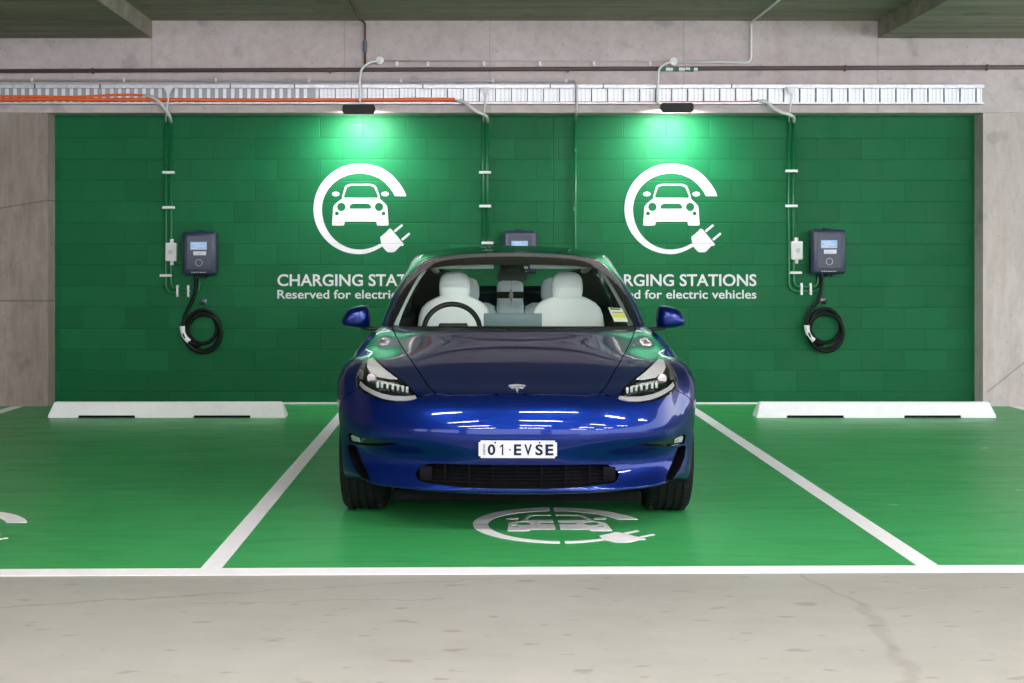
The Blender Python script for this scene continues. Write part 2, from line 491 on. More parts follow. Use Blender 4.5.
def sign_parts(parent, M, cut=None):
    ring, plug, p1, p2, shell, body, mir = picto()
    def mk(name, groups):
        bm = bmesh.new()
        for gsp in groups:
            t = curve_mesh(gsp, 0.2); me = bpy.data.meshes.new('t'); t.to_mesh(me); t.free(); bm.from_mesh(me); bpy.data.meshes.remove(me)
        xf(bm, M)
        if cut: cut(bm)
        return new_obj(name, bm, m_sign if not cut else m_line, parent)
    mk('ring', [ring]); mk('plug', [plug, p1, p2])
    mk('car_pictogram', [shell, body, [mir[0]], [mir[1]]])


def wall_sign(px, label):
    """px: picture x of the ring centre"""
    u = 1 / (4.27 * FPX / YW)
    c = W(px, 150 + 253 / 4.27, YW)
    root = empty('charging_station_sign', (c.x, YW - .0012, 0), label, 'painted sign', 'white charging signs painted on the green wall')
    M = Matrix.Translation((0, 0, c.z)) @ UP @ Matrix.Diagonal((u, u, 0.004, 1))
    sign_parts(root, M)
    for s, y0, h, w, off, nm in (('CHARGING STATIONS', 580, 51.5, 717, .018, 'heading_lettering'), ('Reserved for electric vehicles', 634, 40, 717, .014, 'caption_lettering')):
        tb = text_mesh(s, 1.0, off, 0.2)
        caps = [v.co.y for v in tb.verts]; xs = [v.co.x for v in tb.verts]
        cap = 0.73
        sx = w / (max(xs) - min(xs)); sz = h / cap if nm[0] == 'h' else h / 0.76
        x0 = min(xs)
        MM = Matrix.Translation((0, 0, c.z)) @ UP @ Matrix.Diagonal((u, u, 0.004, 1)) @ Matrix.Translation((53 - 404, 253 - y0, 0)) @ Matrix.Diagonal((sx, sz, 1, 1)) @ Matrix.Translation((-x0, 0, 0))
        new_obj(nm, xf(tb, MM), m_sign, root)
    return root


wall_sign(265 + 404 / 4.27, 'white charging sign painted on the wall left of the car, under the left flood light')
wall_sign(610 + 259 / 4.27, 'white charging sign painted on the wall right of the car, under the right flood light')


def floor_mark(X, Y, label):
    u = 0.84 / 392
    root = empty('charging_floor_symbol', (X, Y, 0.0025), label, 'floor marking', 'white charging symbols painted on the bay floors')
    def cut(bm):
        for co, no in (((0.012, 0, 0), (1, 0, 0)), ((-0.012, 0, 0), (1, 0, 0)), ((0, .008, 0), (0, 1, 0)), ((0, -.008, 0), (0, 1, 0))):
            bmesh.ops.bisect_plane(bm, geom=bm.verts[:] + bm.edges[:] + bm.faces[:], plane_co=co, plane_no=no)
        kill = []
        for f_ in bm.faces:
            c = f_.calc_center_median()
            if abs(c.x) < .0115 or (abs(c.y) < .0075 and c.x < -.3): kill.append(f_)
        bmesh.ops.delete(bm, geom=kill, context='FACES')
    sign_parts(root, Matrix.Diagonal((u, u * 1.02, 0.004, 1)), cut)
    return root


floor_mark(0.436, 6.30, 'white charging symbol painted on the floor under the front of the blue car')
floor_mark(-2.675, 6.22, 'white charging symbol on the left bay floor, cut by the photo edge')


# ------------------------------------------------------------------ bay lines
def line(name, pts, label, grp='white painted bay lines'):
    bm = bmesh.new(); prism(bm, pts, 'z', 0.0015, 0.0035)
    tag(new_obj(name, bm, m_line), label, 'floor line', grp)


yl = lambda x: 5.388 + (x + 2.1) * .0165
line('bay_line', [(-9, yl(-9) - .115), (10, yl(10) - .125), (10, yl(10)), (-9, yl(-9))], 'long white line across the front of all the bays, beside the bare concrete aisle')
line('bay_line', [(-1.165, yl(-1.1)), (-1.075, yl(-1.1)), (-1.055, YW - .02), (-1.145, YW - .02)], 'white line on the green floor between the left bay and the car')
line('bay_line', [(1.95, yl(2)), (2.045, yl(2)), (2.03, YW - .02), (1.935, YW - .02)], 'white line on the green floor between the car and the right bay')
line('bay_line', [(-4.25, yl(-4.2)), (-4.15, yl(-4.2)), (-4.06, YB - .01), (-4.16, YB - .01)], 'white line at the far left beside the base of the left concrete column')
line('bay_line', [(5.02, yl(5.1)), (5.12, yl(5.1)), (5.00, YB - .01), (4.90, YB - .01)], 'white line at the far right beside the base of the right concrete column')


# ------------------------------------------------------------------ wheel stops
def wheel_stop(px0, px1, label):
    Yf = FPX * CH / (418 - VPY) - .0
    x0, x1 = (px0 - VPX) / FPX * Yf, (px1 - VPX) / FPX * Yf
    L = x1 - x0; h, d, ch = .127, .16, .045
    root = empty('wheel_stop', ((x0 + x1) / 2, Yf, 0), label, 'wheel stop', 'white concrete wheel stops')
    bm = bmesh.new(); cs = []
    # trapezoid section with two drainage notches cut in the front foot
    prof = [(0, 0.0), (0.0, 0.03), (.045, h), (d - .045, h), (d, .03), (d, 0)]
    secs = [-L / 2, -L / 2 + .25, -L / 2 + .255, -L / 2 + .73, -L / 2 + .735, L / 2 - .775, L / 2 - .77, L / 2 - .295, L / 2 - .29, L / 2]
    notch = [0, 0, 1, 1, 0, 0, 1, 1, 0, 0]
    rings = []
    for s, nn in zip(secs, notch):
        ring = []
        for k, (y, z) in enumerate(prof):
            zz = z
            if nn and k in (0, 5): zz = .022
            if nn and k in (1, 4): zz = .034
            xx = s
            if s == -L / 2: xx = s + (.0 if z < .05 else ch * .8)
            if s == L / 2: xx = s - (.0 if z < .05 else ch * .8)
            ring.append(bm.verts.new((xx, y, zz)))
        rings.append(ring)
    for A, B in zip(rings, rings[1:]):
        for k in range(6): bm.faces.new((A[k], A[(k + 1) % 6], B[(k + 1) % 6], B[k]))
    bm.faces.new(rings[0]); bm.faces.new(rings[-1][::-1])
    bmesh.ops.recalc_face_normals(bm, faces=bm.faces)
    bmesh.ops.bevel(bm, geom=[e for e in bm.edges if e.calc_face_angle(0) > .5 and max(v.co.z for v in e.verts) > .03], offset=.006, segments=2, affect='EDGES')
    new_obj('concrete_block', bm, m_line, root, smooth=40)
    for a, b in ((secs[2], secs[3]), (secs[6], secs[7])):
        new_obj('notch_shade', box(a, b, .012, d - .012, 0, .021), m_rubber, root)  # dark block filling the notch, standing in for its shade
    return root


wheel_stop(48, 285, 'white wheel stop on the green floor left of the car')
wheel_stop(757, 996, 'white wheel stop on the green floor right of the car')

# ------------------------------------------------------------------ cable tray
YT = YB - .012
def tray():
    root = empty('cable_tray', (0, YT, 0), 'long galvanised cable tray fixed along the concrete beam', 'cable tray')
    x0, x1 = -8.0, (983 - VPX) / FPX * (YT - .05)
    z0, z1 = CH + (VPY - 103.6) / FPX * 11.27, CH + (VPY - 84.6) / FPX * 11.27
    new_obj('back_plate', box(x0, -1.405, -.028, -.022, z0, z1), mat('dull_galvanised', (.36, .36, .40), .5, .3), root)
    new_obj('back_plate', box(-1.4, x1, -.028, -.022, z0, z1), m_galvplate, root)
    bm = bmesh.new()
    for zz in (z0, z1 - .004): bx(bm, x0, x1, -.075, -.022, zz, zz + .004)
    bx(bm, x0, x1, -.079, -.075, z1 - .032, z1); bx(bm, x0, x1, -.079, -.075, z0 - .001, z0 + .012)
    new_obj('side_rail', bm, m_galv, root)
    ribs = bmesh.new(); x = x1 - .035
    k = 0; gp = []
    while x > -4.6:
        bx(ribs, x - .016, x + .012, -.040, -.028, z0 + .004, z1 - .03)
        step = .145 if x > -1.4 else .073
        if x > -1.4:
            gp.append(x - .022)
        x -= step; k += 1
    new_obj('cross_rib', ribs, m_galvrib, root)
    sl = bmesh.new()
    for q in gp: bx(sl, q - .0045, q + .0045, -.030, -.0275, z0 + .004, z1 - .03)
    new_obj('plate_gap', sl, mat('tray_gap', (.12, .12, .14), .7), root)
    for px in (36, 101, 231, 295, 423, 550, 603, 731):
        br = bmesh.new(); bx(br, (px - VPX) / FPX * 11.3 - .006, (px - VPX) / FPX * 11.3 + .006, -.083, -.079, z1 - .034, z1 + .004)
        new_obj('splice_joint', br, m_steel, root)
    for px in (60, 250, 440, 620, 800, 940):
        bm = bmesh.new(); bx(bm, (px - VPX) / FPX * 11.3 - .02, (px - VPX) / FPX * 11.3 + .02, -.022, 0, z0 + .04, z1 - .04)
        new_obj('wall_bracket', bm, m_galv, root)


tray()


def cab(name, pts, r, m, label, cat, group=None, n=8):
    return tag(new_obj(name, tube(pts, r, n), m, smooth='all'), label, cat, group)


Yc = YT - .055
def cline(pxs, amp=0.0):
    return spline([W(px, py, Yc) + Vector((0, dy, 0)) for px, py, dy in pxs], 6)
cab('orange_cable', cline([(-60, 99.6, 0), (20, 99.8, 0), (60, 99.2, 0), (100, 99.8, 0), (160, 99.6, 0), (230, 100.2, 0), (300, 100, 0), (380, 100, 0), (420, 99.4, 0), (455, 99.5, 0)]), .016, m_orange, 'thick orange cable lying in the tray from the left edge to the middle flexible conduit', 'cable', 'orange cables in the tray')
cab('orange_cable', cline([(-60, 96.0, .01), (30, 96.2, .01), (70, 96.6, .012), (100, 95.5, .01), (120, 94.6, .012), (145, 95, .012)]), .011, m_orange, 'short orange cable on top of the thick one, ending at the left flexible conduit', 'cable', 'orange cables in the tray')
cab('orange_cable', cline([(-60, 102.2, .02), (100, 102.3, .02), (300, 102.2, .02), (480, 102.0, .018), (600, 102.0, .018), (700, 101.5, .018), (757, 101.2, .016)]), .0065, m_orange, 'thin orange cable on the tray bottom, reaching the right flexible conduit', 'cable', 'orange cables in the tray')

# ------------------------------------------------------------------ pipes and small conduits on the beam
def pipe_with_clips(name, pts, r, m, clips, label, cat, group=None, clipm=None, cs=.016):
    root = empty(name, pts[0], label, cat, group)
    o0 = Vector(pts[0])
    new_obj('pipe', tube([Vector(p) - o0 for p in pts], r, 10), m, root, smooth='all')
    for c in clips:
        c = Vector(c) - o0
        bm = box(c.x - cs / 2, c.x + cs / 2, c.y - r * 1.15, c.y + .02, c.z - r * 1.35 - .002, c.z + r * 1.35 + .002, .002, 1)
        new_obj('pipe_clip', bm, clipm or m_white, root)
    return root


Yp = YT - .035
pipe_with_clips('sprinkler_pipe', [W(-700, 73.6, Yp), W(1600, 65.1, Yp)], .0185, m_pipe, [W(93, 71, Yp), W(330, 70.3, Yp), W(568, 69.6, Yp), W(845, 68.3, Yp), W(987, 67.5, Yp)],
                'dark brown pipe running straight across the whole concrete beam', 'pipe', clipm=m_pipe, cs=.012)
Yq = YT - .03
pipe_with_clips('grey_conduit', fillet([W(-120, 80.5, Yq), W(577, 81, Yq), W(577, 122, Yq)], .06)[:8] if 0 else fillet([W(-120, 80.5, Yq), W(571, 81, Yq), W(576.5, 81.6, Yq - .075), W(576.5, 112, Yq - .075), W(575.2, 120, YW - .03)], .05), .0100, m_gconduit2,
                [W(32, 80, Yq), W(124, 80, Yq), W(216, 80.2, Yq), W(309, 80.4, Yq), W(401, 80.6, Yq), W(493, 80.8, Yq), W(566, 81, Yq)],
                'thin grey conduit with white clips running just above the tray, left half of the beam', 'conduit', cs=.02)
pipe_with_clips('drop_conduit', [W(575.2, 120.5, YW - .025), W(575.2, 345, YW - .025)], .0125, m_gconduit,
                [W(575, 150, YW - .025), W(574, 209, YW - .025)], 'single green conduit dropping behind the car roof, right of the middle charger', 'conduit', clipm=m_gconduit)
Yr = YT - .02
r_ = empty('light_conduit', W(380, 61, Yr), 'white conduit with round box linking the two flood lights along the top of the beam', 'conduit')
o0 = W(380, 61, Yr)
new_obj('pipe', tube([W(380, 61, Yr) - o0, W(662, 61.5, Yr) - o0], .006, 8), m_gconduit2, r_, smooth='all')
new_obj('flexible_tail', tube([p - o0 for p in spline([W(380, 61, Yr - .04), W(370, 62.5, Yr - .06), W(362, 69, Yr - .085), W(360, 78, Yr - .10), W(360, 90, Yr - .10), W(359.8, 103, Yr - .10)], 6)], .011, 10), m_white, r_, smooth='all')
new_obj('junction_box', disc(bmesh.new(), (0, -.01, 0), (0, 1, 0), .036, .05, 20), m_white, r_, smooth=40)
for px in (397, 428, 484, 540, 594, 650): new_obj('pipe_clip', box(*(lambda c: (c.x - .012, c.x + .012, -.012, .0185, c.z - .035, c.z + .005))(W(px, 62, Yr) - o0)), m_white, r_)
r_ = empty('light_conduit', W(673, 62, Yr), 'white conduit with round box running from the right flood light up to the ceiling', 'conduit')
o0 = W(673, 62, Yr)
new_obj('pipe', tube([p - o0 for p in fillet([W(673, 62, Yr), W(751, 62.5, Yr), W(751, 24, Yr), Vector((W(751, 21, Yr).x, Yr - .02, ZM - .02)), Vector((W(751, 21, Yr).x + .04, 8.6, ZM - .02))], .06)], .0105, 8), m_white, r_, smooth='all')
new_obj('flexible_tail', tube([p - o0 for p in spline([W(673, 62, Yr - .04), W(665, 64, Yr - .06), W(659, 70, Yr - .085), W(658, 80, Yr - .10), W(657.5, 92, Yr - .10), W(657.5, 104, Yr - .10), ], 6)], .011, 10), m_white, r_, smooth='all')
new_obj('junction_box', disc(bmesh.new(), (0, -.01, 0), (0, 1, 0), .036, .05, 20), m_white, r_, smooth=40)
# branch pipe from the ceiling with coupling
r_ = empty('branch_pipe', W(365, 71, Yp), 'rust brown branch pipe coming off the ceiling above the left flood light', 'pipe')
o0 = W(365, 71, Yp)
new_obj('pipe', tube([p - o0 for p in fillet([W(365, 71, Yp), W(365, 23, Yp), Vector((W(361, 20, Yp).x, Yp - .25, ZM - .03)), Vector((W(361, 20, Yp).x - .03, 8.6, ZM - .03))], .04)], .0105, 8), mat('rust_pipe', (0.10, 0.04, 0.03), .5), r_, smooth='all')
new_obj('coupling', disc(bmesh.new(), W(365, 46.5, Yp) - o0, (0, 0, 1), .02, .10, 12), mat('blue_grey_fitting', (.10, .13, .17), .4), r_, smooth=40)

# pipe marker label
r_ = empty('pipe_marker', W(679, 69, Yp - .02), 'small green and white marker strip wrapped on the brown pipe above the right flood light', 'pipe label')
new_obj('strip', tube([(-.175, .02, .006), (.165, .02, .0)], .0205, 12), mat('marker_green', (0.05, 0.16, 0.10), .5), r_, smooth=40)
for a, b in ((-.118, -.055), (-.0, .055), (.06, .10)): new_obj('white_band', tube([(a, .02, .0035), (b, .02, .002)], .0212, 12), m_white, r_, smooth=40)
new_obj('end_band', tube([(.135, .02, .001), (.17, .02, 0)], .0212, 12), m_white, r_, smooth=40)


# ------------------------------------------------------------------ flood lights over the signs
def flood(px, py, label):
    c = W(px, py, YB - .19)
    root = empty('flood_light', c, label, 'wall light', 'black flood lights washing the signs')
    w, h, d = .145, .045, .10
    prof = [(-w, -h * .35), (-w * .93, -h), (w * .93, -h), (w, -h * .35), (w, h * .6), (w * .93, h), (-w * .93, h), (-w, h * .6)]
    bm = bmesh.new(); prism(bm, prof, 'y', -d / 2, d / 2)
    for v in bm.verts:
        if v.co.y > 0 and v.co.z < 0: v.co.z *= -.1
    bmesh.ops.bevel(bm, geom=bm.edges[:], offset=.005, segments=2, affect='EDGES')
    new_obj('housing', bm, m_black, root, smooth=40)
    bm = bmesh.new(); bx(bm, -.02, .02, d / 2, .178, -.012, .012)
    new_obj('arm', bm, m_black, root)
    new_obj('lens', xf(box(-w * .8, w * .8, -d * .36, d * .36, -.003, .003), Matrix.Translation((0, .004, -h * .40)) @ Matrix.Rotation(rad(26), 4, 'X')), mat('flood_lens', (.9, .9, .9), .3, emit=(1.0, .99, .97), estr=14), root)
    L = bpy.data.lights.new('flood_lamp', 'AREA'); L.shape = 'RECTANGLE'; L.size = w * 1.5; L.size_y = .07
    L.energy = FLOOD_POWER; L.color = (1.0, .99, .97); L.spread = rad(165)
    lo = bpy.data.objects.new('flood_lamp', L); C.objects.link(lo); lo.parent = root
    lo.location = (0, .010, -h * .40 - .014); lo.rotation_euler = (rad(26), 0, 0)
    return root


flood(359, 110, 'black flood light on the beam above the left charging sign')
flood(676.5, 108.5, 'black flood light on the beam above the right charging sign')


# ------------------------------------------------------------------ conduit drops, isolators
def drops(xa, xb, ybot, flex0, label, low=None, ydrop=290.0, iso=None, sad=()):
    """a pair of conduits dropping from the tray to a charger, as one fixed run"""
    Yg = YW - .022
    o0 = W(xa, 120, Yg)
    root = empty('conduit_run', o0, label, 'conduit', 'pairs of green painted conduits dropping to the chargers')
    L = lambda pts: [Vector(p) - o0 for p in pts]
    if low:
        a = fillet([W(xa, 121, Yg), W(xa, ydrop + 3, Yg), W(low[1], ydrop + 3, Yg), W(low[1], low[2], Yg)], .09)
        b = fillet([W(xb, 121, Yg), W(xb, ydrop - 1.5, Yg), W(low[0], ydrop - 1.5, Yg), W(low[0], low[2], Yg)], .07)
    else:
        a = [W(xa, 121, Yg), W(xa, ybot, Yg)]; b = [W(xb, 121, Yg), W(xb, ybot, Yg)]
    for p in (a, b): new_obj('conduit', tube(L(p), .0115, 10), m_gconduit, root, smooth='all')
    f = spline([W(flex0[0], flex0[1], Yc - .03), W(flex0[0] + 10, flex0[1] + 2.5, Yc - .05), W(flex0[0] + 19, flex0[1] + 10, Yc - .05), W(xb - 1.5, 116, Yc + .06), W(xb, 122, Yg)], 6)
    new_obj('flexible_conduit', tube(L(f), [.009] * 3 + [.0165] * (len(f) - 3), 10), m_gconduit2 if 0 else mat('flexible_conduit_grey', (.62, .60, .62), .5), root, smooth='all')
    x2 = xa + 3
    f = spline([W(x2, 87, Yc - .03), W(x2 - .3, 98, Yc - .04), W(xa + .8, 110, Yc - .02), W(xa, 122, Yg)], 6)
    new_obj('drop_cable_conduit', tube(L(f), .008, 10), m_white, root, smooth='all')
    bm = bmesh.new(); c = W(x2 - .3, 87, Yc - .045) - o0
    prism(bm, [(c.x - .05, c.z + .005), (c.x + .05, c.z + .005), (c.x + .012, c.z - .06), (c.x - .012, c.z - .06)], 'y', c.y, c.y + .006)
    new_obj('tray_gland', bm, m_white, root)
    for (sx, sy, horiz) in sad:
        c = W(sx, sy, Yg) - o0
        if horiz: bm = box(c.x - .055, c.x + .055, -.020, .02, c.z - .012, c.z + .012, .003, 1)
        else: bm = box(c.x - .010, c.x + .010, -.020, .02, c.z - .055, c.z + .055, .003, 1)
        new_obj('saddle', bm, m_white, root)
    return root


def isolator(px, py, label):
    c = W(px, py, YW - .06)
    root = empty('isolator_switch', (c.x, YW, c.z), label, 'isolator switch', 'white isolator switches beside the chargers')
    new_obj('enclosure', box(-.05, .05, -.075, -.0, -.085, .085, .008), m_white, root, smooth=40)
    new_obj('cover', box(-.042, .042, -.082, -.075, -.07, .07, .003), mat('cover_white', (.66, .66, .68), .4), root)
    bm = bmesh.new(); disc(bm, (0, -.03, .1), (0, 0, 1), .018, .04, 12); disc(bm, (0, -.03, -.1), (0, 0, 1), .018, .04, 12)
    new_obj('gland', bm, m_white, root, smooth=40)
    bm = bmesh.new(); disc(bm, (0, -.086, 0), (0, 1, 0), .022, .012, 20); bx(bm, -.006, .006, -.10, -.086, -.022, .022)
    xf(bm, Matrix.Rotation(rad(35), 4, 'Y'))
    new_obj('rotary_knob', bm, m_gconduit2, root, smooth=40)


drops(165.7, 171, 250, (143, 95), 'green conduit pair dropping to the left charger, with white saddles', (196, 199.5, 276), 290, None,
      [(168.5, 172.5, 1), (168.5, 207.5, 1), (166, 275.5, 1), (177.7, 291, 0), (188.5, 291, 0)])
drops(483.3, 487.4, 244, (455, 100), 'green conduit pair dropping behind the car roof, left of the middle charger', None, 290, None,
      [(485, 172.5, 1), (485, 206.2, 1), (487.5, 243, 1)])
drops(789, 793.6, 250, (757, 100), 'green conduit pair dropping to the right charger, with white saddles', (818, 821.5, 273), 288.5, None,
      [(791.5, 171, 1), (791.5, 206, 1), (795.5, 272.8, 1), (801.3, 289, 0), (810.5, 289, 0)])
isolator(171, 252, 'small white isolator box on the conduits left of the left charger')
isolator(797.2, 250.5, 'small white isolator box on the conduits left of the right charger')

# ------------------------------------------------------------------ chargers
m_chg = mat('charger_housing', (0.026, 0.034, 0.072), 0.30, 0.0, spec=0.35)
m_chg2 = mat('charger_back', (0.02, 0.022, 0.028), 0.5)
m_gloss = mat('glossy_front', (0.022, 0.026, 0.055), 0.14, 0.0, spec=0.3)
m_scr = mat('charger_screen', (0.12, 0.22, 0.38), 0.12, emit=(.35, .55, .95), estr=.35)  # blue base and glow stand in for light mirrored in the display
m_lab = mat('white_label', (0.72, 0.72, 0.78), 0.5)
m_labt = mat('label_print', (0.25, 0.25, 0.30), 0.5)
m_cable = mat('cable_rubber', (0.004, 0.005, 0.006), 0.55, spec=.2)


def charger(pc, py0, py1, label, full=True, tw=1):
    Yf = YW - .15
    c0 = W(pc, py0, Yf); c1 = W(pc, py1, Yf); h = c0.z - c1.z; w = .155
    root = empty('ev_charger', (c0.x, YW, c1.z), label, 'charger', 'wall mounted electric vehicle chargers')
    new_obj('back_housing', box(-w + .006, w - .006, -.075, 0, .005, h - .006, .02, 3), m_chg2, root, smooth=40)
    new_obj('front_cover', box(-w, w, -.15, -.07, 0, h, .028, 4), m_chg, root, smooth=40)
    new_obj('glass_panel', box(-w * .72, w * .72, -.153, -.149, h * .13, h * .90, .0015, 1), m_gloss, root)
    s = box(-w * .50, w * .46, -.1555, -.1525, h * .58, h * .76, .001, 1); scr = new_obj('screen', s, m_scr, root)
    bm = bmesh.new()
    for k, (a, b) in enumerate(((-.4, .1), (-.3, .3), (-.42, -.05))): bx(bm, w * a, w * b, -.1565, -.1555, h * (.71 - .05 * k), h * (.722 - .05 * k))
    new_obj('screen_text', bm, m_lab, scr)
    lb = new_obj('info_label', box(-w * .32, w * .42, -.1550, -.1525, h * .455, h * .545), m_lab, root)
    bm = bmesh.new()
    for k in range(3): bx(bm, -w * .25, w * (.3 - .1 * k), -.156, -.1550, h * (.515 - .02 * k), h * (.520 - .02 * k))
    new_obj('label_print', bm, m_labt, lb)
    bm = bmesh.new(); bx(bm, -w * .35, w * .35, -.1515, -.1495, h * .86, h * .875)
    for k in range(7): bx(bm, -w * .45 + k * .02, -w * .45 + k * .02 + .012, -.1515, -.1495, h * .055, h * .07)
    new_obj('maker_lettering', bm, m_lab, root)
    ring = []
    bm = bmesh.new(); sweep(bm, [(-.0 + .03 * math.cos(t * PI / 10), -.154, h * .28 + .03 * math.sin(t * PI / 10)) for t in range(20)], .0018, 6, closed=True)
    new_obj('card_reader_mark', bm, m_lab, root, smooth='all')
    bm = bmesh.new(); bx(bm, -.03, .03, -.09, -.02, h - .004, h + .012, .004)
    new_obj('top_bracket', bm, m_black, root)
    if not full: return root
    bm = bmesh.new()
    disc(bm, (-.045, -.06, -.015), (0, 0, 1), .02, .04, 14)
    for x in (.015, .05): disc(bm, (x, -.05, -.012), (0, 0, 1), .014, .03, 12)
    new_obj('cable_gland', bm, m_black, root, smooth=40)
    # hook and hanging coil
    cz = -.255 - .215; cx = .012 if tw > 0 else -.018
    hk = bmesh.new(); bx(hk, cx - .028, cx + .028, -.012, 0, cz + .19, cz + .245, .003); sweep(hk, fillet([(cx, -.01, cz + .205), (cx, -.10, cz + .200), (cx, -.11, cz + .232)], .02), .008, 8)
    sweep(hk, [(cx - .02, -.04, cz + .215), (cx + .02, -.04, cz + .215)], .007, 8)
    new_obj('cable_hook', hk, m_steel, root, smooth=40)
    pts = [(-.045, -.06, -.03), (-.050, -.06, -.13), (-.085, -.07, -.25), (cx - .155, -.07, -.36)]
    T = 3.25; N = 84
    for k in range(1, N):
        a = rad(168) + 2 * PI * T * k / N
        kk = k / N * T
        sag = .030 + .035 * math.sin(kk * 2.1)
        R = .172 - .012 * kk + .010 * math.sin(kk * 5)
        pts.append((cx - .0 + tw * .010 * math.sin(kk * 1.7) + R * math.cos(a) * .98, -.075 + .022 * (kk - 1.5), cz - .012 * kk - sag + .168 - .158 + R * math.sin(a) * 1.10))
    pts2 = spline(pts, 2)
    new_obj('charging_cable', tube(pts2, .0162, 10), m_cable, root, smooth='all')
    e = Vector(pts[-1])
    # connector: white pistol grip with dark nozzle
    k0 = Vector((cx - .175, -.105, cz - .045))
    bm = bmesh.new()
    P = [k0 + Vector(q) for q in ((.0, 0, .045), (.002, 0, .01), (.012, 0, -.03), (.035, 0, -.07), (.062, 0, -.095))]
    sweep(bm, spline(P, 4), [.026 - .004 * math.sin(i / 16 * PI) for i in range(17)], 14)
    con = new_obj('connector', bm, m_white, root, smooth='all')
    bm = bmesh.new(); sweep(bm, [k0 + Vector((.01, -.024, -.02)), k0 + Vector((.028, -.024, -.062))], .007, 8)
    new_obj('release_button', bm, m_black, con, smooth='all')
    bm = bmesh.new(); sweep(bm, [k0 + Vector((.062, 0, -.095)), k0 + Vector((.072, .005, -.108)), Vector((cx - .02, -.08, cz - .185))], [.018, .015, .0145], 10)
    new_obj('strain_relief', bm, m_cable, con, smooth='all')
    return root


charger(199, 231.5, 275, 'grey wall charger with coiled black cable at the left, above the left wheel stop')
charger(829.3, 229.5, 274, 'grey wall charger with coiled black cable at the right, above the right wheel stop', tw=-1)
charger(520, 230.5, 274, 'grey wall charger mostly hidden behind the car roof', full=False)

# ================================================================== the car
# local frame: origin on the ground under the front axle, +y to the tail, x across, z up
CAR = empty('car', (0.243, 6.72, 0), 'glossy dark blue electric sedan parked nose out in the middle bay', 'car', rz=rad(-1.26))


def paint_material():
    m = mat('blue_car_paint', (0.003, 0.016, 0.18), 0.30, 0.6, coat=0.8, spec=0.6, coat_rough=0.012)
    m.node_tree.nodes['Principled BSDF'].inputs['Specular Tint'].default_value = (.01, .05, .28, 1)
    m.node_tree.nodes['Principled BSDF'].inputs['Coat IOR'].default_value = 1.42
    n = NT(m)
    n.base(n.mix(n.rng(n.noise(900, 2), .4, .7), (0.0006, 0.0085, 0.100), (0.0012, 0.017, 0.155)))
    return m


m_paint = paint_material()
m_gap = mat('panel_gap', (0.002, 0.002, 0.004), 0.7, spec=0.1)
m_frit = mat('black_glass_border', (0.004, 0.004, 0.005), 0.05, spec=0.6, coat=1.0)
m_roof = mat('black_roof_glass', (0.004, 0.005, 0.005), 0.03, spec=0.7, coat=1.0)
m_trim = mat('satin_black_trim', (0.010, 0.010, 0.011), 0.4, spec=.3)
m_linerp = mat('arch_liner', (0.008, 0.008, 0.009), 0.85, spec=0.15)
m_seat = mat('white_upholstery', (0.90, 0.89, 0.88), 0.55)
m_seatb = mat('white_rear_upholstery', (0.84, 0.90, 0.93), 0.55)
m_head = mat('light_headliner', (0.62, 0.66, 0.65), 0.8)
m_dash = mat('dark_dashboard', (0.012, 0.012, 0.013), 0.7, spec=0.2)


def glass_mat(name, tint, f0=0.06, rough=0.0):
    m = bpy.data.materials.new(name); m.use_nodes = True
    t = m.node_tree; t.nodes.clear()
    o = t.nodes.new('ShaderNodeOutputMaterial'); mx = t.nodes.new('ShaderNodeMixShader')
    a = t.nodes.new('ShaderNodeBsdfTransparent'); a.inputs[0].default_value = (*tint, 1)
    b = t.nodes.new('ShaderNodeBsdfGlossy'); b.inputs['Roughness'].default_value = rough
    ge = t.nodes.new('ShaderNodeNewGeometry'); dt = t.nodes.new('ShaderNodeVectorMath'); dt.operation = 'DOT_PRODUCT'
    t.links.new(ge.outputs['Normal'], dt.inputs[0]); t.links.new(ge.outputs['Incoming'], dt.inputs[1])
    def mm(op, a_, b_):
        q = t.nodes.new('ShaderNodeMath'); q.operation = op
        for k_, v_ in enumerate((a_, b_)):
            if isinstance(v_, (int, float)): q.inputs[k_].default_value = v_
            else: t.links.new(v_, q.inputs[k_])
        return q.outputs[0]
    c1 = mm('SUBTRACT', 1.0, mm('ABSOLUTE', dt.outputs['Value'], 0.0))
    fr = mm('ADD', f0, mm('MULTIPLY', 1 - f0, mm('POWER', mm('MAXIMUM', c1, 0.0), 5.0)))
    t.links.new(fr, mx.inputs[0]); t.links.new(a.outputs[0], mx.inputs[1]); t.links.new(b.outputs[0], mx.inputs[2])
    t.links.new(mx.outputs[0], o.inputs[0])
    return m


m_glass = glass_mat('windscreen_glass', (0.86, 0.93, 0.91), 0.03)
m_side = glass_mat('tinted_side_glass', (0.42, 0.46, 0.46), 0.05)
m_lens = glass_mat('clear_lamp_lens', (0.93, 0.94, 0.95), 0.045)


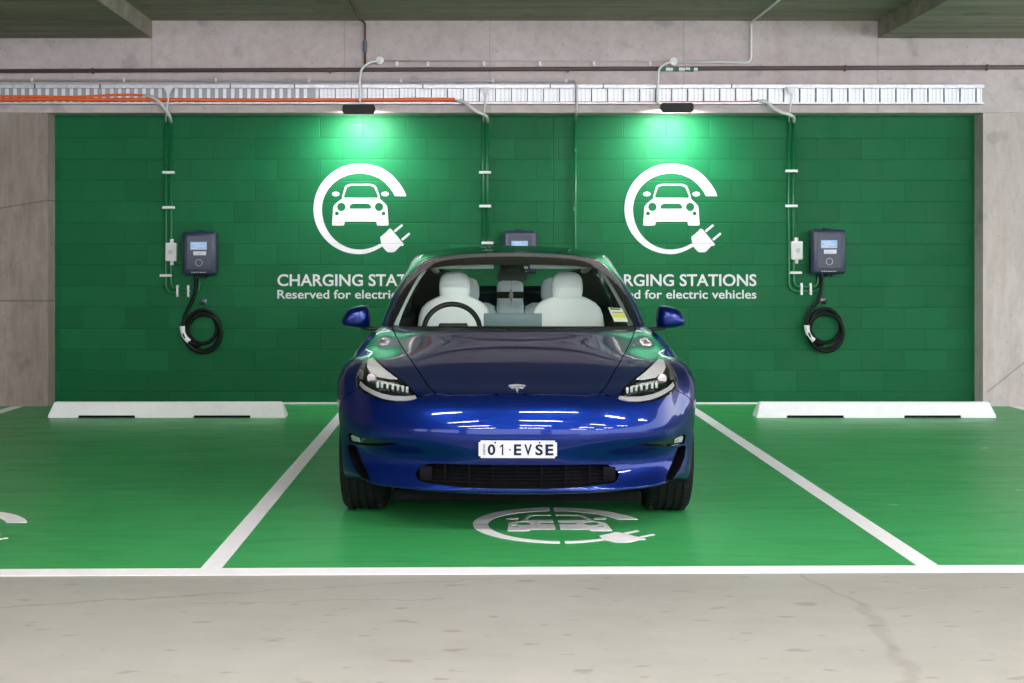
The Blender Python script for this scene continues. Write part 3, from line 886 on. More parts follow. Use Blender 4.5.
# ---- smooth surfaces from control cages -----------------------------------------------------------
def cage_surface(pos, nx, ny, nz, back=False, levels=4, iters=6):
    """pos(kind,i,j) gives points the smooth surface passes through; returns bmesh (x>=0 half) and a BVH"""
    idx = {}; co = []; faces = []
    def vid(i, j, k):
        key = (i, j, k)
        if key not in idx:
            p = pos(abs(i), j, k); idx[key] = len(co); co.append(Vector((p[0] * (1 if i >= 0 else -1), p[1], p[2])))
        return idx[key]
    for i in range(-nx, nx):
        for k in range(nz): faces.append((vid(i, 0, k), vid(i + 1, 0, k), vid(i + 1, 0, k + 1), vid(i, 0, k + 1)))
        for j in range(ny): faces.append((vid(i, j, nz), vid(i + 1, j, nz), vid(i + 1, j + 1, nz), vid(i, j + 1, nz)))
        if back:
            for k in range(nz): faces.append((vid(i + 1, ny, k), vid(i, ny, k), vid(i, ny, k + 1), vid(i + 1, ny, k + 1)))
    for s in (1, -1):
        for j in range(ny):
            for k in range(nz):
                q = (vid(s * nx, j, k), vid(s * nx, j + 1, k), vid(s * nx, j + 1, k + 1), vid(s * nx, j, k + 1))
                faces.append(q if s > 0 else q[::-1])
    me = bpy.data.meshes.new('cage'); me.from_pydata([tuple(c) for c in co], [], faces)
    o = bpy.data.objects.new('cage', me); C.objects.link(o)
    md = o.modifiers.new('s', 'SUBSURF'); md.use_limit_surface = True; md.levels = 1; md.boundary_smooth = 'PRESERVE_CORNERS'
    cur = [c.copy() for c in co]
    for _ in range(iters):
        for v, c in zip(me.vertices, cur): v.co = c
        me.update()
        dg = bpy.context.evaluated_depsgraph_get(); ev = o.evaluated_get(dg).data
        for q in range(len(co)): cur[q] += (co[q] - ev.vertices[q].co) * 0.85
    md.levels = levels; me.update()
    dg = bpy.context.evaluated_depsgraph_get()
    bm = bmesh.new(); bm.from_mesh(o.evaluated_get(dg).data)
    bpy.data.objects.remove(o); bpy.data.meshes.remove(me)
    bmesh.ops.recalc_face_normals(bm, faces=bm.faces)
    big = max(bm.faces, key=lambda f: f.calc_center_median().z)
    if big.normal.z < 0: bmesh.ops.reverse_faces(bm, faces=bm.faces)
    return bm


class Ref:
    """reference surface: position and smooth-normal lookup"""
    def __init__(s, bm):
        s.bm = bm; bm.normal_update(); bm.verts.ensure_lookup_table(); bm.faces.ensure_lookup_table()
        s.bvh = BVHTree.FromBMesh(bm)
    def normal(s, p):
        q, nn, fi, d = s.bvh.find_nearest(p)
        if fi is None: return Vector((0, 0, 1))
        f = s.bm.faces[fi]; w = 0; acc = Vector()
        for v in f.verts:
            k = 1 / ((v.co - q).length + 1e-5); acc += v.normal * k; w += k
        # bilinear-ish weights
        vs = [v for v in f.verts]
        if len(vs) == 4:
            a, b, c, e = [v.co for v in vs]
            u = max(0, min(1, (q - a).dot(b - a) / max((b - a).length_squared, 1e-9)))
            t = max(0, min(1, (q - a).dot(e - a) / max((e - a).length_squared, 1e-9)))
            acc = (vs[0].normal * (1 - u) + vs[1].normal * u) * (1 - t) + (vs[3].normal * (1 - u) + vs[2].normal * u) * t
        return acc.normalized()
    def snap(s, x=None, y=None, z=None, side=(0, 0, 1)):
        """ray onto the surface along one axis"""
        if y is None: o, d = Vector((x, -3, z)), Vector((0, 1, 0))
        elif x is None: o, d = Vector((3, y, z)), Vector((-1, 0, 0))
        else: o, d = Vector((x, y, 3)), Vector((0, 0, -1))
        h = s.bvh.ray_cast(o, d); return h[0]


PJ = {'f': (0, 2), 's': (1, 2), 'p': (0, 1)}        # front, side, plan projections


def inside(p, poly):
    x, y = p; c = False; k = len(poly)
    for a in range(k):
        x1, y1 = poly[a]; x2, y2 = poly[(a + 1) % k]
        if (y1 > y) != (y2 > y) and x < (x2 - x1) * (y - y1) / (y2 - y1) + x1: c = not c
    return c


def imprint(bm, poly, proj, cond, closed=True):
    """cut the edges of a polygon (seen along one axis) into the mesh"""
    A, B = PJ[proj]; K = 3 - A - B
    k = len(poly)
    L = [min(p[t] for p in poly) - .01 for t in (0, 1)]; H = [max(p[t] for p in poly) + .01 for t in (0, 1)]
    def near(f, lo, hi):
        us = [v.co[A] for v in f.verts]; ws = [v.co[B] for v in f.verts]
        return not (max(us) < lo[0] or min(us) > hi[0] or max(ws) < lo[1] or min(ws) > hi[1])
    cand = {f for f in bm.faces if near(f, L, H) and cond(f.calc_center_median())}
    for a in range(k if closed else k - 1):
        p, q = poly[a], poly[(a + 1) % k]
        lo = (min(p[0], q[0]) - 1e-4, min(p[1], q[1]) - 1e-4); hi = (max(p[0], q[0]) + 1e-4, max(p[1], q[1]) + 1e-4)
        fs = []
        for f in cand:
            if f.is_valid and near(f, lo, hi): fs.append(f)
        if not fs: continue
        d = Vector((q[0] - p[0], q[1] - p[1])); co = Vector((0, 0, 0)); no = Vector((0, 0, 0))
        co[A], co[B] = p; no[A], no[B] = -d.y, d.x
        es = {e for f in fs for e in f.edges}; vs = {v for f in fs for v in f.verts}
        r = bmesh.ops.bisect_plane(bm, geom=list(vs) + list(es) + fs, plane_co=co, plane_no=no, dist=1e-6)
        cand = {f for f in cand if f.is_valid} | {f for f in r['geom'] if isinstance(f, bmesh.types.BMFace) and f.is_valid}


def take(bm, test):
    """move the faces passing the test to a new bmesh"""
    sel = [f for f in bm.faces if test(f.calc_center_median())]
    nb = bmesh.new(); mp = {}
    for f in sel:
        vs = []
        for v in f.verts:
            if v not in mp: mp[v] = nb.verts.new(v.co)
            vs.append(mp[v])
        try: nb.faces.new(vs)
        except ValueError: pass
    bmesh.ops.delete(bm, geom=sel, context='FACES')
    return nb


def take_poly(bm, poly, proj, cond):
    imprint(bm, poly, proj, cond)
    A, B = PJ[proj]
    return take(bm, lambda c: cond(c) and inside((c[A], c[B]), poly))


def patch(ref, poly, proj, cond, off=0.0, along=None):
    """a fresh piece of the reference surface inside a polygon, moved inwards"""
    A, B = PJ[proj]
    lo = [min(p[t] for p in poly) - .05 for t in (0, 1)]; hi = [max(p[t] for p in poly) + .05 for t in (0, 1)]
    nb = bmesh.new(); mp = {}
    for f in ref.bm.faces:
        c = f.calc_center_median()
        if lo[0] < c[A] < hi[0] and lo[1] < c[B] < hi[1] and cond(c):
            vs = []
            for v in f.verts:
                if v not in mp: mp[v] = nb.verts.new(v.co)
                vs.append(mp[v])
            nb.faces.new(vs)
    r = take_poly(nb, poly, proj, cond); nb.free()
    if off:
        for v in r.verts: v.co += (Vector(along) * off) if along else (ref.normal(v.co) * -off)
    return r


def walls(src, vec, keep_back=True, shrink=1.0):
    """pocket behind a patch: boundary walls and a floor, moved by vec"""
    nb = bmesh.new(); vec = Vector(vec); mp = {}
    def g(v, b):
        key = (v.index, b)
        if key not in mp: mp[key] = nb.verts.new(v.co + (vec if b else Vector()))
        return mp[key]
    src.verts.index_update()
    for e in src.edges:
        if len(e.link_faces) == 1:
            a, b = e.verts
            if abs(a.co.x) < 1e-5 and abs(b.co.x) < 1e-5: continue
            nb.faces.new((g(a, 0), g(b, 0), g(b, 1), g(a, 1)))
    if keep_back:
        for f in src.faces: nb.faces.new([g(v, 1) for v in f.verts])
    return nb


def thicken(bm, d, vec=None):
    """give a sheet a real thickness along -normal (or vec)"""
    bm.normal_update()
    vs = bm.verts[:]; fs = bm.faces[:]
    off = {v: (Vector(vec) if vec else -v.normal * d) for v in vs}
    mp = {v: bm.verts.new(v.co + off[v]) for v in vs}
    bd = [e for e in bm.edges if len(e.link_faces) == 1]
    for f in fs: bm.faces.new([mp[v] for v in f.verts][::-1])
    for e in bd:
        a, b = e.verts
        lf = e.link_faces[0]; ls = list(lf.verts); ia = ls.index(a)
        if ls[(ia + 1) % len(ls)] == b: bm.faces.new((b, a, mp[a], mp[b]))
        else: bm.faces.new((a, b, mp[b], mp[a]))
    return bm


def mirrored(bm):
    nb = bm.copy()
    for v in nb.verts: v.co.x = -v.co.x
    bmesh.ops.reverse_faces(nb, faces=nb.faces); return nb


def joined(bm):
    """both halves welded in the centre plane"""
    nb = mirrored(bm); me = bpy.data.meshes.new('t'); nb.to_mesh(me); nb.free(); bm.from_mesh(me); bpy.data.meshes.remove(me)
    bmesh.ops.remove_doubles(bm, verts=bm.verts, dist=1e-5)
    return bm


def part(name, bm, m, parent=None, smooth='all', ref=None, label=None):
    parent = parent or CAR
    if ref:
        bm.verts.index_update(); nrm = []
        for v in bm.verts:
            s = 1 if v.co.x >= 0 else -1
            q = ref.normal(Vector((abs(v.co.x), v.co.y, v.co.z)))
            if abs(v.co.x) < 1e-5: q = Vector((0, q.y, q.z)).normalized()
            nrm.append(Vector((q.x * s, q.y, q.z)))
    o = new_obj(name, bm, m, parent, smooth=smooth)
    if ref: o.data.normals_split_custom_set_from_vertices(nrm)
    if label: o['label'] = label
    return o


def pair(name, bm, m, parents=None, smooth='all', ref=None, label=None):
    l = mirrored(bm)
    pr = parents or (CAR, CAR)
    return part(name, bm, m, pr[0], smooth, ref, label), part(name, l, m, pr[1], smooth, ref, label)


# ---- lower body cage ----
NX, NY, NZ = 5, 12, 6
fx = [0, .20, .40, .58, .71, .80]; fset = [0, .008, .035, .095, .175, .30]
frow = [(.205, -.67), (.226, -.800), (.262, -.818), (.372, -.812), (.475, -.838), (.60, -.818), (.685, -.755)]
top_c = [(-.755, .682), (-.60, .725), (-.35, .786), (-.02, .854), (.25, .906), (.46, .938), (1.0, .95), (1.7, .96), (2.4, .98), (3.0, 1.03), (3.40, 1.06), (3.66, 1.075), (3.80, 1.05)]
crest = [(.80, -.455, .715), (.828, -.33, .765), (.838, -.13, .813), (.832, .15, .835), (.822, .50, .892), (.803, .82, .925), (.802, 1.3, .935), (.806, 1.9, .95), (.80, 2.5, .972), (.79, 3.0, 1.0), (.74, 3.40, 1.02), (.66, 3.64, 1.03), (.58, 3.76, 1.0)]
topf = [0, .25, .50, .70, .87, 1.0]
side_y = [None, -.36, -.14, .15, .50, .90, 1.4, 1.95, 2.5, 2.95, 3.35, 3.62, 3.76]
side_x = [None,
          [.81, .865, .886, .895, .898, .897], [.84, .898, .917, .928, .934, .930], [.84, .905, .925, .936, .941, .936],
          [.82, .88, .902, .918, .928, .922], [.82, .878, .898, .918, .926, .908], [.82, .878, .896, .916, .924, .892],
          [.82, .878, .896, .918, .925, .895], [.82, .88, .900, .922, .926, .90], [.82, .88, .903, .92, .922, .895],
          [.78, .845, .875, .89, .892, .86], [.72, .77, .80, .815, .815, .78], [.62, .68, .70, .715, .715, .68]]
side_z = [.175, .205, .275, .40, .54, .69]


def body_pos(i, j, k):
    if j == 0:                                  # front face incl. its edges
        z, y = frow[k]; x = fx[i]
        s = fset[i]
        if k == 0: x *= .93
        if i == 5 and k < 2: x -= .02
        zz = z
        t = (x / .80) ** 2
        if k <= 1: zz = z + .022 * t
        if k == 2: zz = z + .03 * t
        if k == 3: zz = z + .022 * t; s += (0, 0, .036, .060, .058, .020)[i]
        if k == 2: s += (0, 0, .014, .036, .036, .008)[i]
        if k == 5: zz = z - .002 * t
        if k == 6: zz = z + .030 * t ** 2 ; zz -= .008 * math.exp(-((x - .5) / .15) ** 2)
        return (x, y + s, zz)
    if k == NZ:                                 # top face incl. crest
        yc, zc = top_c[j]; cx, cy, cz = crest[j]
        f = topf[i]; x = cx * f
        e = f ** 2.4
        y = yc + (cy - yc) * e
        z = zc + (cz - zc) * (f ** 3.4 if j < 6 else f ** 2.0)
        if j < 6: z -= [0, .003, .005, .006, .006, .004][j] * math.exp(-((f - .78) / .14) ** 2) * 1.0
        return (x, y, z)
    if i == NX:
        y = side_y[j]; x = side_x[j][k]
        z = side_z[k]
        cz = crest[j][2]
        if k == 5: z = cz - (.105, .085, .075, .085, .110, .120)[min(j, 5)]
        if j == 1: z += (.03, .02, .012, .0, .0, .0)[k]
        if j > 10: z += (.10, .09, .06, .03, 0, 0)[k] * (j - 10) / 2
        if k == 5: y = (y + crest[j][1]) / 2
        return (x, y, z)
    # back face interior
    a = side_x[NY][k] if k < NZ else 0
    f = i / NX
    return (side_x[NY][k] * f, 3.80 + .045 * (1 - f * f) - .0 + (.02 if k in (3, 4) else 0), side_z[k] + (.10, .09, .06, .03, 0, .05)[k])


bm0 = cage_surface(body_pos, NX, NY, NZ, back=True, levels=3)
bmesh.ops.bisect_plane(bm0, geom=bm0.verts[:] + bm0.edges[:] + bm0.faces[:], plane_co=(0, 0, 0), plane_no=(1, 0, 0), dist=1e-6)
bmesh.ops.delete(bm0, geom=[f for f in bm0.faces if f.calc_center_median().x < 0], context='FACES')
BODY = Ref(bm0.copy())
print('body faces', len(bm0.faces))

# ---- greenhouse cage ----
GX, GY, GZ = 4, 8, 3
g_base = [(0, .37, .900), (.22, .395, .900), (.45, .50, .900), (.66, .71, .912), (.805, .93, .935)]
g_head = [(0, 1.38, 1.352), (.18, 1.39, 1.351), (.36, 1.425, 1.344), (.535, 1.485, 1.325), (.650, 1.58, 1.296)]
g_roof = [None, (1.62, 1.400), (1.95, 1.430), (2.35, 1.425), (2.75, 1.365), (3.05, 1.285), (3.3, 1.195), (3.5, 1.115), (3.62, 1.07)]
g_rail = [None, (.662, 1.80, 1.338), (.668, 2.10, 1.360), (.660, 2.45, 1.352), (.635, 2.80, 1.300), (.595, 3.08, 1.225), (.57, 3.30, 1.15), (.56, 3.48, 1.09), (.55, 3.60, 1.05)]
g_belt = [None, (.808, 1.30, .93), (.803, 1.75, .94), (.79, 2.2, .95), (.785, 2.65, .965), (.765, 3.0, .985), (.73, 3.25, 1.0), (.68, 3.44, 1.01), (.62, 3.58, 1.02)]


def g_pos(i, j, k):
    if j == 0:
        a, b = Vector(g_base[i]), Vector(g_head[i]); t = k / GZ
        p = a.lerp(b, t); bulge = .028 * math.sin(PI * t)
        return p + Vector((.5 * bulge * (i / GX) ** 2, -.35 * bulge, .8 * bulge))
    if k == GZ:
        cy, cz = g_roof[j]; rx, ry, rz_ = g_rail[j]; f = i / GX
        ff = [0, .3, .6, .84, 1][i]
        return Vector((rx * ff, cy + (ry - cy) * f ** 2, cz + (rz_ - cz) * f ** 2.2))
    if i == GX:
        a, b = Vector(g_belt[j]), Vector(g_rail[j]); t = k / GZ
        return a.lerp(b, t) + Vector((.020 * math.sin(PI * t), 0, 0))


bm1 = cage_surface(g_pos, GX, GY, GZ, levels=3)
bmesh.ops.bisect_plane(bm1, geom=bm1.verts[:] + bm1.edges[:] + bm1.faces[:], plane_co=(0, 0, 0), plane_no=(1, 0, 0), dist=1e-6)
bmesh.ops.delete(bm1, geom=[f for f in bm1.faces if f.calc_center_median().x < 0], context='FACES')
HOUSE = Ref(bm1.copy())

# ---- imprint the panels on the body half ----
ok_front = lambda c: c.y < .10
ok_top = lambda c: c.z > .60
ok_side = lambda c: c.x > .45
HL = [(.472, .675), (.505, .660), (.545, .651), (.60, .647), (.665, .652), (.725, .665), (.770, .680), (.800, .700), (.812, .735), (.808, .775), (.797, .808), (.788, .8225),
      (.768, .824), (.748, .819), (.700, .795), (.645, .767), (.585, .741), (.525, .714)]
FOG = [(.562, .454), (.62, .458), (.72, .463), (.838, .468), (.846, .455), (.838, .420), (.80, .418), (.72, .424), (.64, .437)]
AIR = [(.835, .410), (.850, .400), (.842, .350), (.812, .300), (.765, .255), (.720, .256), (.735, .290), (.765, .335), (.790, .385), (.80, .405)]  # corner vent, widened so its black takes in the shading beside it
GR = [(-.05, .368), (.20, .367), (.34, .363), (.43, .357), (.480, .322), (.490, .308), (.478, .280), (.45, .270), (.30, .259), (.15, .255), (-.05, .254)]


def strip(pts, w):
    """a thin polygon around a polyline"""
    P = [Vector(p) for p in pts]; L = []; R = []
    for i, p in enumerate(P):
        d = (P[min(i + 1, len(P) - 1)] - P[max(i - 1, 0)]).normalized(); n_ = Vector((-d.y, d.x)) * w / 2
        L.append(tuple(p + n_)); R.append(tuple(p - n_))
    return L + R[::-1]


body = bm0
# opening under the cabin, with a black cowl in front of it
OPEN = [(-.05, .46), (.22, .485), (.45, .60), (.65, .80), (.765, 1.0), (.778, 1.4), (.778, 2.6), (.73, 3.15), (.60, 3.45), (-.05, 3.48)]
COWL = [(-.05, .350), (.20, .375), (.40, .45), (.56, .565), (.66, .70), (.735, .84), (.765, 1.0), (.65, .80), (.45, .60), (.22, .485), (-.05, .46)]
take_poly(body, OPEN, 'p', ok_top).free()
cowl = take_poly(body, COWL, 'p', ok_top)
lampL = take_poly(body, HL, 'f', ok_front)
fogp = take_poly(body, FOG, 'f', ok_front)
airp = take_poly(body, AIR, 'f', ok_front)
grp = take_poly(body, GR, 'f', ok_front)
# hood outline (seen from above) and its gap
HE = [(-.05, -.742), (.20, -.738), (.33, -.728), (.392, -.702), (.436, -.60), (.475, -.45), (.53, -.25), (.585, -.02), (.635, .22), (.675, .42), (.705, .60), (.722, .72)]
gap = strip(HE, .0055)
hg = take_poly(body, gap, 'p', ok_top)
HOOD = HE + [(.66, .70), (.56, .565), (.40, .45), (.20, .375), (-.05, .350)]
hood = take_poly(body, HOOD, 'p', ok_top)
# seam between fender and bumper
sg = [take_poly(body, strip([(.385, .693), (.43, .685), (.474, .6765)], .004), 'f', ok_front),
      take_poly(body, strip([(-.49, .692), (-.43, .66), (-.37, .60), (-.345, .52), (-.33, .48)], .0045), 's', ok_side)]
# wheel openings
def arch(yc, R=.372, zc=.335): return [(yc + R * math.cos(2 * PI * a / 48), zc + R * math.sin(2 * PI * a / 48)) for a in range(48)]
arches = []
for yc in (0.0, 2.875):
    t = arch(yc)
    t = [(y, max(z, -.1)) for y, z in t]
    take_poly(body, t, 's', lambda c: c.x > .60 and c.z < .8).free()
    arches.append(yc)
# doors and fuel/charge seams along the side
D1 = [(.93, .90), (.80, .70), (.74, .45), (.76, .27), (.82, .25)]
for pts in (D1, [(1.86, .96), (1.88, .60), (1.86, .26)], [(2.78, 1.0), (2.74, .80), (2.62, .62), (2.46, .45), (2.42, .27)], [(.80, .252), (1.6, .245), (2.44, .25)]):
    sg.append(take_poly(body, strip(pts, .005), 's', ok_side))
fd = take_poly(body, [(.93, 1.1), (.93, .90), (.80, .70), (.74, .45), (.76, .27), (.82, .25), (1.3, .2475), (1.86, .2475), (1.88, .60), (1.86, .96), (1.86, 1.1)], 's', ok_side)
rd = take_poly(body, [(1.86, 1.1), (1.86, .96), (1.88, .60), (1.86, .2475), (2.42, .25), (2.46, .45), (2.62, .62), (2.74, .80), (2.78, 1.0), (2.78, 1.1)], 's', ok_side)
bump = take(body, lambda c: c.y < -.30 and (c.z < .60 or c.y < -.44 - .0 or (c.z < .66 and c.y < -.40)) and not (c.z > .685 and c.x > .40 and c.y > -.60))

# arch liners: push the opening edges inwards
def liner(src, yc):
    nb = bmesh.new(); R = .372
    for e in src.edges:
        if len(e.link_faces) != 1: continue
        a, b = e.verts
        if all(abs(math.hypot(v.co.y - yc, v.co.z - .335) - R) < .012 and v.co.x > .6 for v in (a, b)):
            q = [nb.verts.new(v) for v in (a.co, b.co, (.54, b.co.y, b.co.z), (.54, a.co.y, a.co.z))]
            nb.faces.new(q)
    bmesh.ops.remove_doubles(nb, verts=nb.verts, dist=1e-4)
    # inner wheel-house wall
    ring = [(yc + R * math.cos(PI * a / 24), max(.16, .335 + R * math.sin(PI * a / 24))) for a in range(-6, 31)]
    prism(nb, ring, 'x', .52, .545)
    return nb


LN = [bmesh.new(), bmesh.new()]
tmp = bmesh.new()
for src in (body, bump, rd):
    me_ = bpy.data.meshes.new('t'); src.to_mesh(me_); tmp.from_mesh(me_); bpy.data.meshes.remove(me_)
bmesh.ops.remove_doubles(tmp, verts=tmp.verts, dist=1e-5)
for yc in arches: pair('wheel_arch_liner', liner(tmp, yc), m_linerp, smooth=40)
tmp.free()

gapm = bmesh.new()
for q in [hg] + sg:
    for v in q.verts: v.co -= BODY.normal(v.co) * .010
    me_ = bpy.data.meshes.new('t'); q.to_mesh(me_); q.free(); gapm.from_mesh(me_); bpy.data.meshes.remove(me_)
part('panel_gap', joined(gapm), m_gap, smooth=False)
part('body_shell', joined(body), m_paint, ref=BODY)
part('front_bumper', joined(bump), m_paint, ref=BODY)
part('hood', joined(hood), m_paint, ref=BODY)
part('cowl_cover', joined(cowl), m_trim, ref=BODY)
d1 = pair('front_door', fd, m_paint, ref=BODY)
d2 = pair('rear_door', rd, m_paint, ref=BODY)
for dd, y0 in ((d1, 1.60), (d2, 2.42)):
    bm = bmesh.new()
    for k in range(1): bx(bm, .918, .930, y0, y0 + .20, .775, .797, .005)
    pair('door_handle', bm, m_chrome, dd, smooth=40)

# ---- lower grille ----
g = bmesh.new()
w_ = walls(grp, (0, .07, 0)); g = joined(w_)
gr = part('lower_grille', g, m_dark, smooth=False)
bm = bmesh.new()
def yface(x, z):
    p = BODY.snap(x=max(abs(x), 2e-3), z=z); return p.y if p else -.75
for z in (.275, .292, .309, .326, .343):
    ws = [(.46, .275), (.472, .292), (.478, .309), (.472, .326), (.45, .343)]
    wmax = dict((b, a) for a, b in ws)[z]
    P = [(wmax * t / 12, yface(wmax * t / 12, z) + .028, z) for t in range(-12, 13)]
    sweep(bm, P, .0035, 4)
part('slat', bm, m_gap, gr, smooth=False)
bm = bmesh.new()
for k in range(-3, 4):
    x = k * .115
    bx(bm, x - .0025, x + .0025, yface(x, .31) + .014, yface(x, .31) + .05, .262, .362)
part('vertical_rib', bm, m_gap, gr, smooth=False)
bm = bmesh.new(); bx(bm, .408, .47, -.765 + .035, -.72, .275, .345, .006); pair('side_blank', bm, m_gap, (gr, gr), smooth=40)

# ---- fog lamps and air curtains ----
fl = pair('fog_lamp_bezel', walls(fogp, (-.006, .018, 0)), m_frit, smooth=40)
lensf = patch(BODY, [(.60, .450), (.70, .456), (.826, .461), (.834, .452), (.828, .424), (.79, .424), (.70, .433)], 'f', ok_front, .007)
pair('fog_lens', lensf, mat('fog_glass', (.015, .015, .018), .15), fl, smooth='all')
fl2 = patch(BODY, [(.776, .455), (.826, .460), (.834, .452), (.828, .428), (.78, .430)], 'f', ok_front, .004)
pair('fog_reflector', fl2, mat('fog_silver', (.6, .6, .63), .2, .7), fl, smooth='all')
pair('air_curtain', walls(airp, (-.035, .05, 0)), m_gap, smooth=False)

# ---- headlights ----
hl = pair('headlight', walls(lampL, (-.02, .055, -.006)), m_frit, smooth=40)
pair('lens', lampL, m_lens, hl, ref=BODY)
m_hw = mat('lamp_reflector_lit_white', (.88, .87, .86), .45)  # white base stands in for ceiling light reflected in the lamp
m_hg = mat('lamp_reflector_grey', (.35, .35, .37), .25, .7)
m_drl = mat('daytime_light_guide', (.36, .355, .37), .3)
petal = patch(BODY, [(.779, .815), (.762, .818), (.745, .812), (.70, .790), (.655, .768), (.600, .744), (.640, .744), (.70, .750), (.745, .766), (.772, .790)], 'f', ok_front, .006)
pair('upper_reflector', thicken(petal, .004), m_hw, hl, smooth=40)
p2 = patch(BODY, [(.745, .757), (.70, .741), (.64, .735), (.565, .725), (.60, .728), (.66, .733), (.71, .744)], 'f', ok_front, .014)
pair('lower_reflector', thicken(p2, .004), m_hw, hl, smooth=40)
side = patch(BODY, [(.803, .745), (.800, .775), (.790, .806), (.784, .795), (.780, .765), (.775, .748)], 'f', ok_front, .014)
pair('side_reflector', thicken(side, .003), m_hg, hl, smooth=40)
drl = patch(BODY, [(.797, .712), (.776, .697), (.72, .680), (.66, .667), (.60, .661), (.54, .664), (.487, .677), (.494, .689), (.54, .684), (.60, .683), (.66, .690), (.715, .702), (.77, .720), (.79, .733)], 'f', ok_front, .010)
pair('daytime_light', thicken(drl, .006), m_drl, hl, smooth=40)
bm = bmesh.new()
c = BODY.snap(x=.738, z=.742); disc(bm, c + Vector((-.008, .034, -.004)), (0.25, -1, .1), .023, .02, 20)
pair('high_beam', bm, mat('lamp_lens_pink', (.42, .36, .38), .2, .3), hl, smooth=40)
bm = bmesh.new()
for k, (x, z) in enumerate(((.690, .716), (.668, .715), (.640, .713), (.612, .710), (.585, .707), (.560, .703), (.538, .700))):
    c = BODY.snap(x=x, z=z) + Vector((0, .026, 0))
    bx(bm, c.x - .0075, c.x + .0075, c.y, c.y + .012, c.z - .016, c.z + .015, .003, 1)
pair('projector_lens', bm, mat('projector_chrome', (.45, .52, .50), .25, .5), hl, smooth=40)

# ---- emblem, plate ----
def on_hood(u, v, off=.0):
    x, y = u * .042, -.668 + v * .066
    p = BODY.snap(x=max(abs(x), 2e-3), y=y); return Vector((x, p.y, p.z)) + BODY.normal(p).lerp(Vector((0, -.5, .8)), .5).normalized() * off
bm = bmesh.new()
for poly in ([(-1, .76), (-.6, .92), (0, 1.0), (.6, .92), (1, .76), (.93, .58), (.55, .72), (0, .80), (-.55, .72), (-.93, .58)],
             [(-.80, .30), (-.50, .48), (-.18, .56), (0, .36), (.18, .56), (.50, .48), (.80, .30), (.60, .04), (.36, .20), (.22, .20), (0, -1), (-.22, .20), (-.36, .20), (-.60, .04)]):
    A = [bm.verts.new(on_hood(u, v, .004)) for u, v in poly]; B = [bm.verts.new(on_hood(u, v, -.002)) for u, v in poly]
    k = len(poly); bm.faces.new(A)
    for i in range(k): bm.faces.new((A[i], B[i], B[(i + 1) % k], A[(i + 1) % k]))
bmesh.ops.triangulate(bm, faces=[f for f in bm.faces if len(f.verts) > 4])
bmesh.ops.recalc_face_normals(bm, faces=bm.faces)
part('emblem', bm, mat('emblem_silver', (.80, .80, .83), .25, .6), smooth=False, label='small silver emblem on the nose')

pw, pz0, pz1, py = .367, .4065, .4885, -.858
bm = box(-pw / 2, pw / 2, py, py + .006, pz0, pz1)
bmesh.ops.bevel(bm, geom=[e for e in bm.edges if abs(e.verts[0].co.x - e.verts[1].co.x) < 1e-5 and abs(e.verts[0].co.z - e.verts[1].co.z) < 1e-5], offset=.009, segments=4, affect='EDGES')
m_plate = mat('plate_white', (.50, .495, .53), .5, spec=.25)
pl = part('number_plate', bm, m_plate, smooth=40, label='white number plate reading 01 EVSE')
m_ink = mat('plate_ink', (.008, .012, .035), .8, spec=.05)
bm = bmesh.new()
def plate_px(x): return -pw / 2 + (x - 155) / 670 * pw
for ch, x0, x1 in (('0', 232, 298), ('1', 338, 366), ('E', 457, 520), ('V', 545, 611), ('S', 640, 705), ('E', 726, 795)):
    t = text_mesh(ch, 1, 0.03, .1) if ch != '1' else curve_mesh([[(.52, 0), (1, 0), (1, 1.6), (.66, 1.6), (0, 1.32), (0, 1.08), (.62, 1.28)]], .1)
    xs = [v.co.x for v in t.verts]; ys = [v.co.y for v in t.verts]
    zlo, zhi = pz0 + (320 - 297) / 155 * .087, pz0 + (320 - 205) / 155 * .087
    sx = (plate_px(x1) - plate_px(x0)) / (max(xs) - min(xs)); sz = (zhi - zlo) / (max(ys) - min(ys))
    xf(t, Matrix.Translation((plate_px(x0), py - .0006, zlo)) @ UP @ Matrix.Diagonal((sx, sz, .006, 1)) @ Matrix.Translation((-min(xs), -min(ys), 0)))
    me_ = bpy.data.meshes.new('t'); t.to_mesh(me_); t.free(); bm.from_mesh(me_); bpy.data.meshes.remove(me_)
disc(bm, (plate_px(423), py - .0006, pz0 + .039), (0, 1, 0), .0042, .0014, 10)
t = text_mesh('NSW', 1, .01, .1); xs = [v.co.x for v in t.verts]; ys = [v.co.y for v in t.verts]
sx = .050 / (max(xs) - min(xs)); sz = .011 / (max(ys) - min(ys))
xf(t, Matrix.Translation((plate_px(212), py - .0006, pz0 + .016)) @ UP @ Matrix.Rotation(PI / 2, 4, 'Z') @ Matrix.Diagonal((sx, sz, .006, 1)) @ Matrix.Translation((-min(xs), -min(ys), 0)))
me_ = bpy.data.meshes.new('t'); t.to_mesh(me_); t.free(); bm.from_mesh(me_); bpy.data.meshes.remove(me_)
part('plate_lettering', bm, m_ink, pl, smooth=False)
for x in (297, 677):
    bm = bmesh.new(); disc(bm, (plate_px(x), py - .001, pz1 - .0095), (0, 1, 0), .0042, .004, 10)
    part('plate_screw', bm, m_ink, pl, smooth=40)
part('plate_holder', box(-.17, .17, py + .006, py + .035, pz0 + .008, pz1 - .008, .003), m_trim, pl)

# ---- underbody and lip shadow ----
part('underbody', box(-.61, .61, -.58, 3.6, .15, .205, .01), m_dark, smooth=False)

# ---- greenhouse panels (half) ----
house = bm1
hf = lambda c: c.y < 1.62 and True
fr_line = [(-.05, 1.305), (.20, 1.304), (.40, 1.296), (.52, 1.282), (.575, 1.262), (.600, 1.232), (.628, 1.175), (.665, 1.09), (.700, 1.00), (.722, .945), (.728, .92), (-.05, .92)]
clear = take_poly(house, fr_line, 'f', hf)
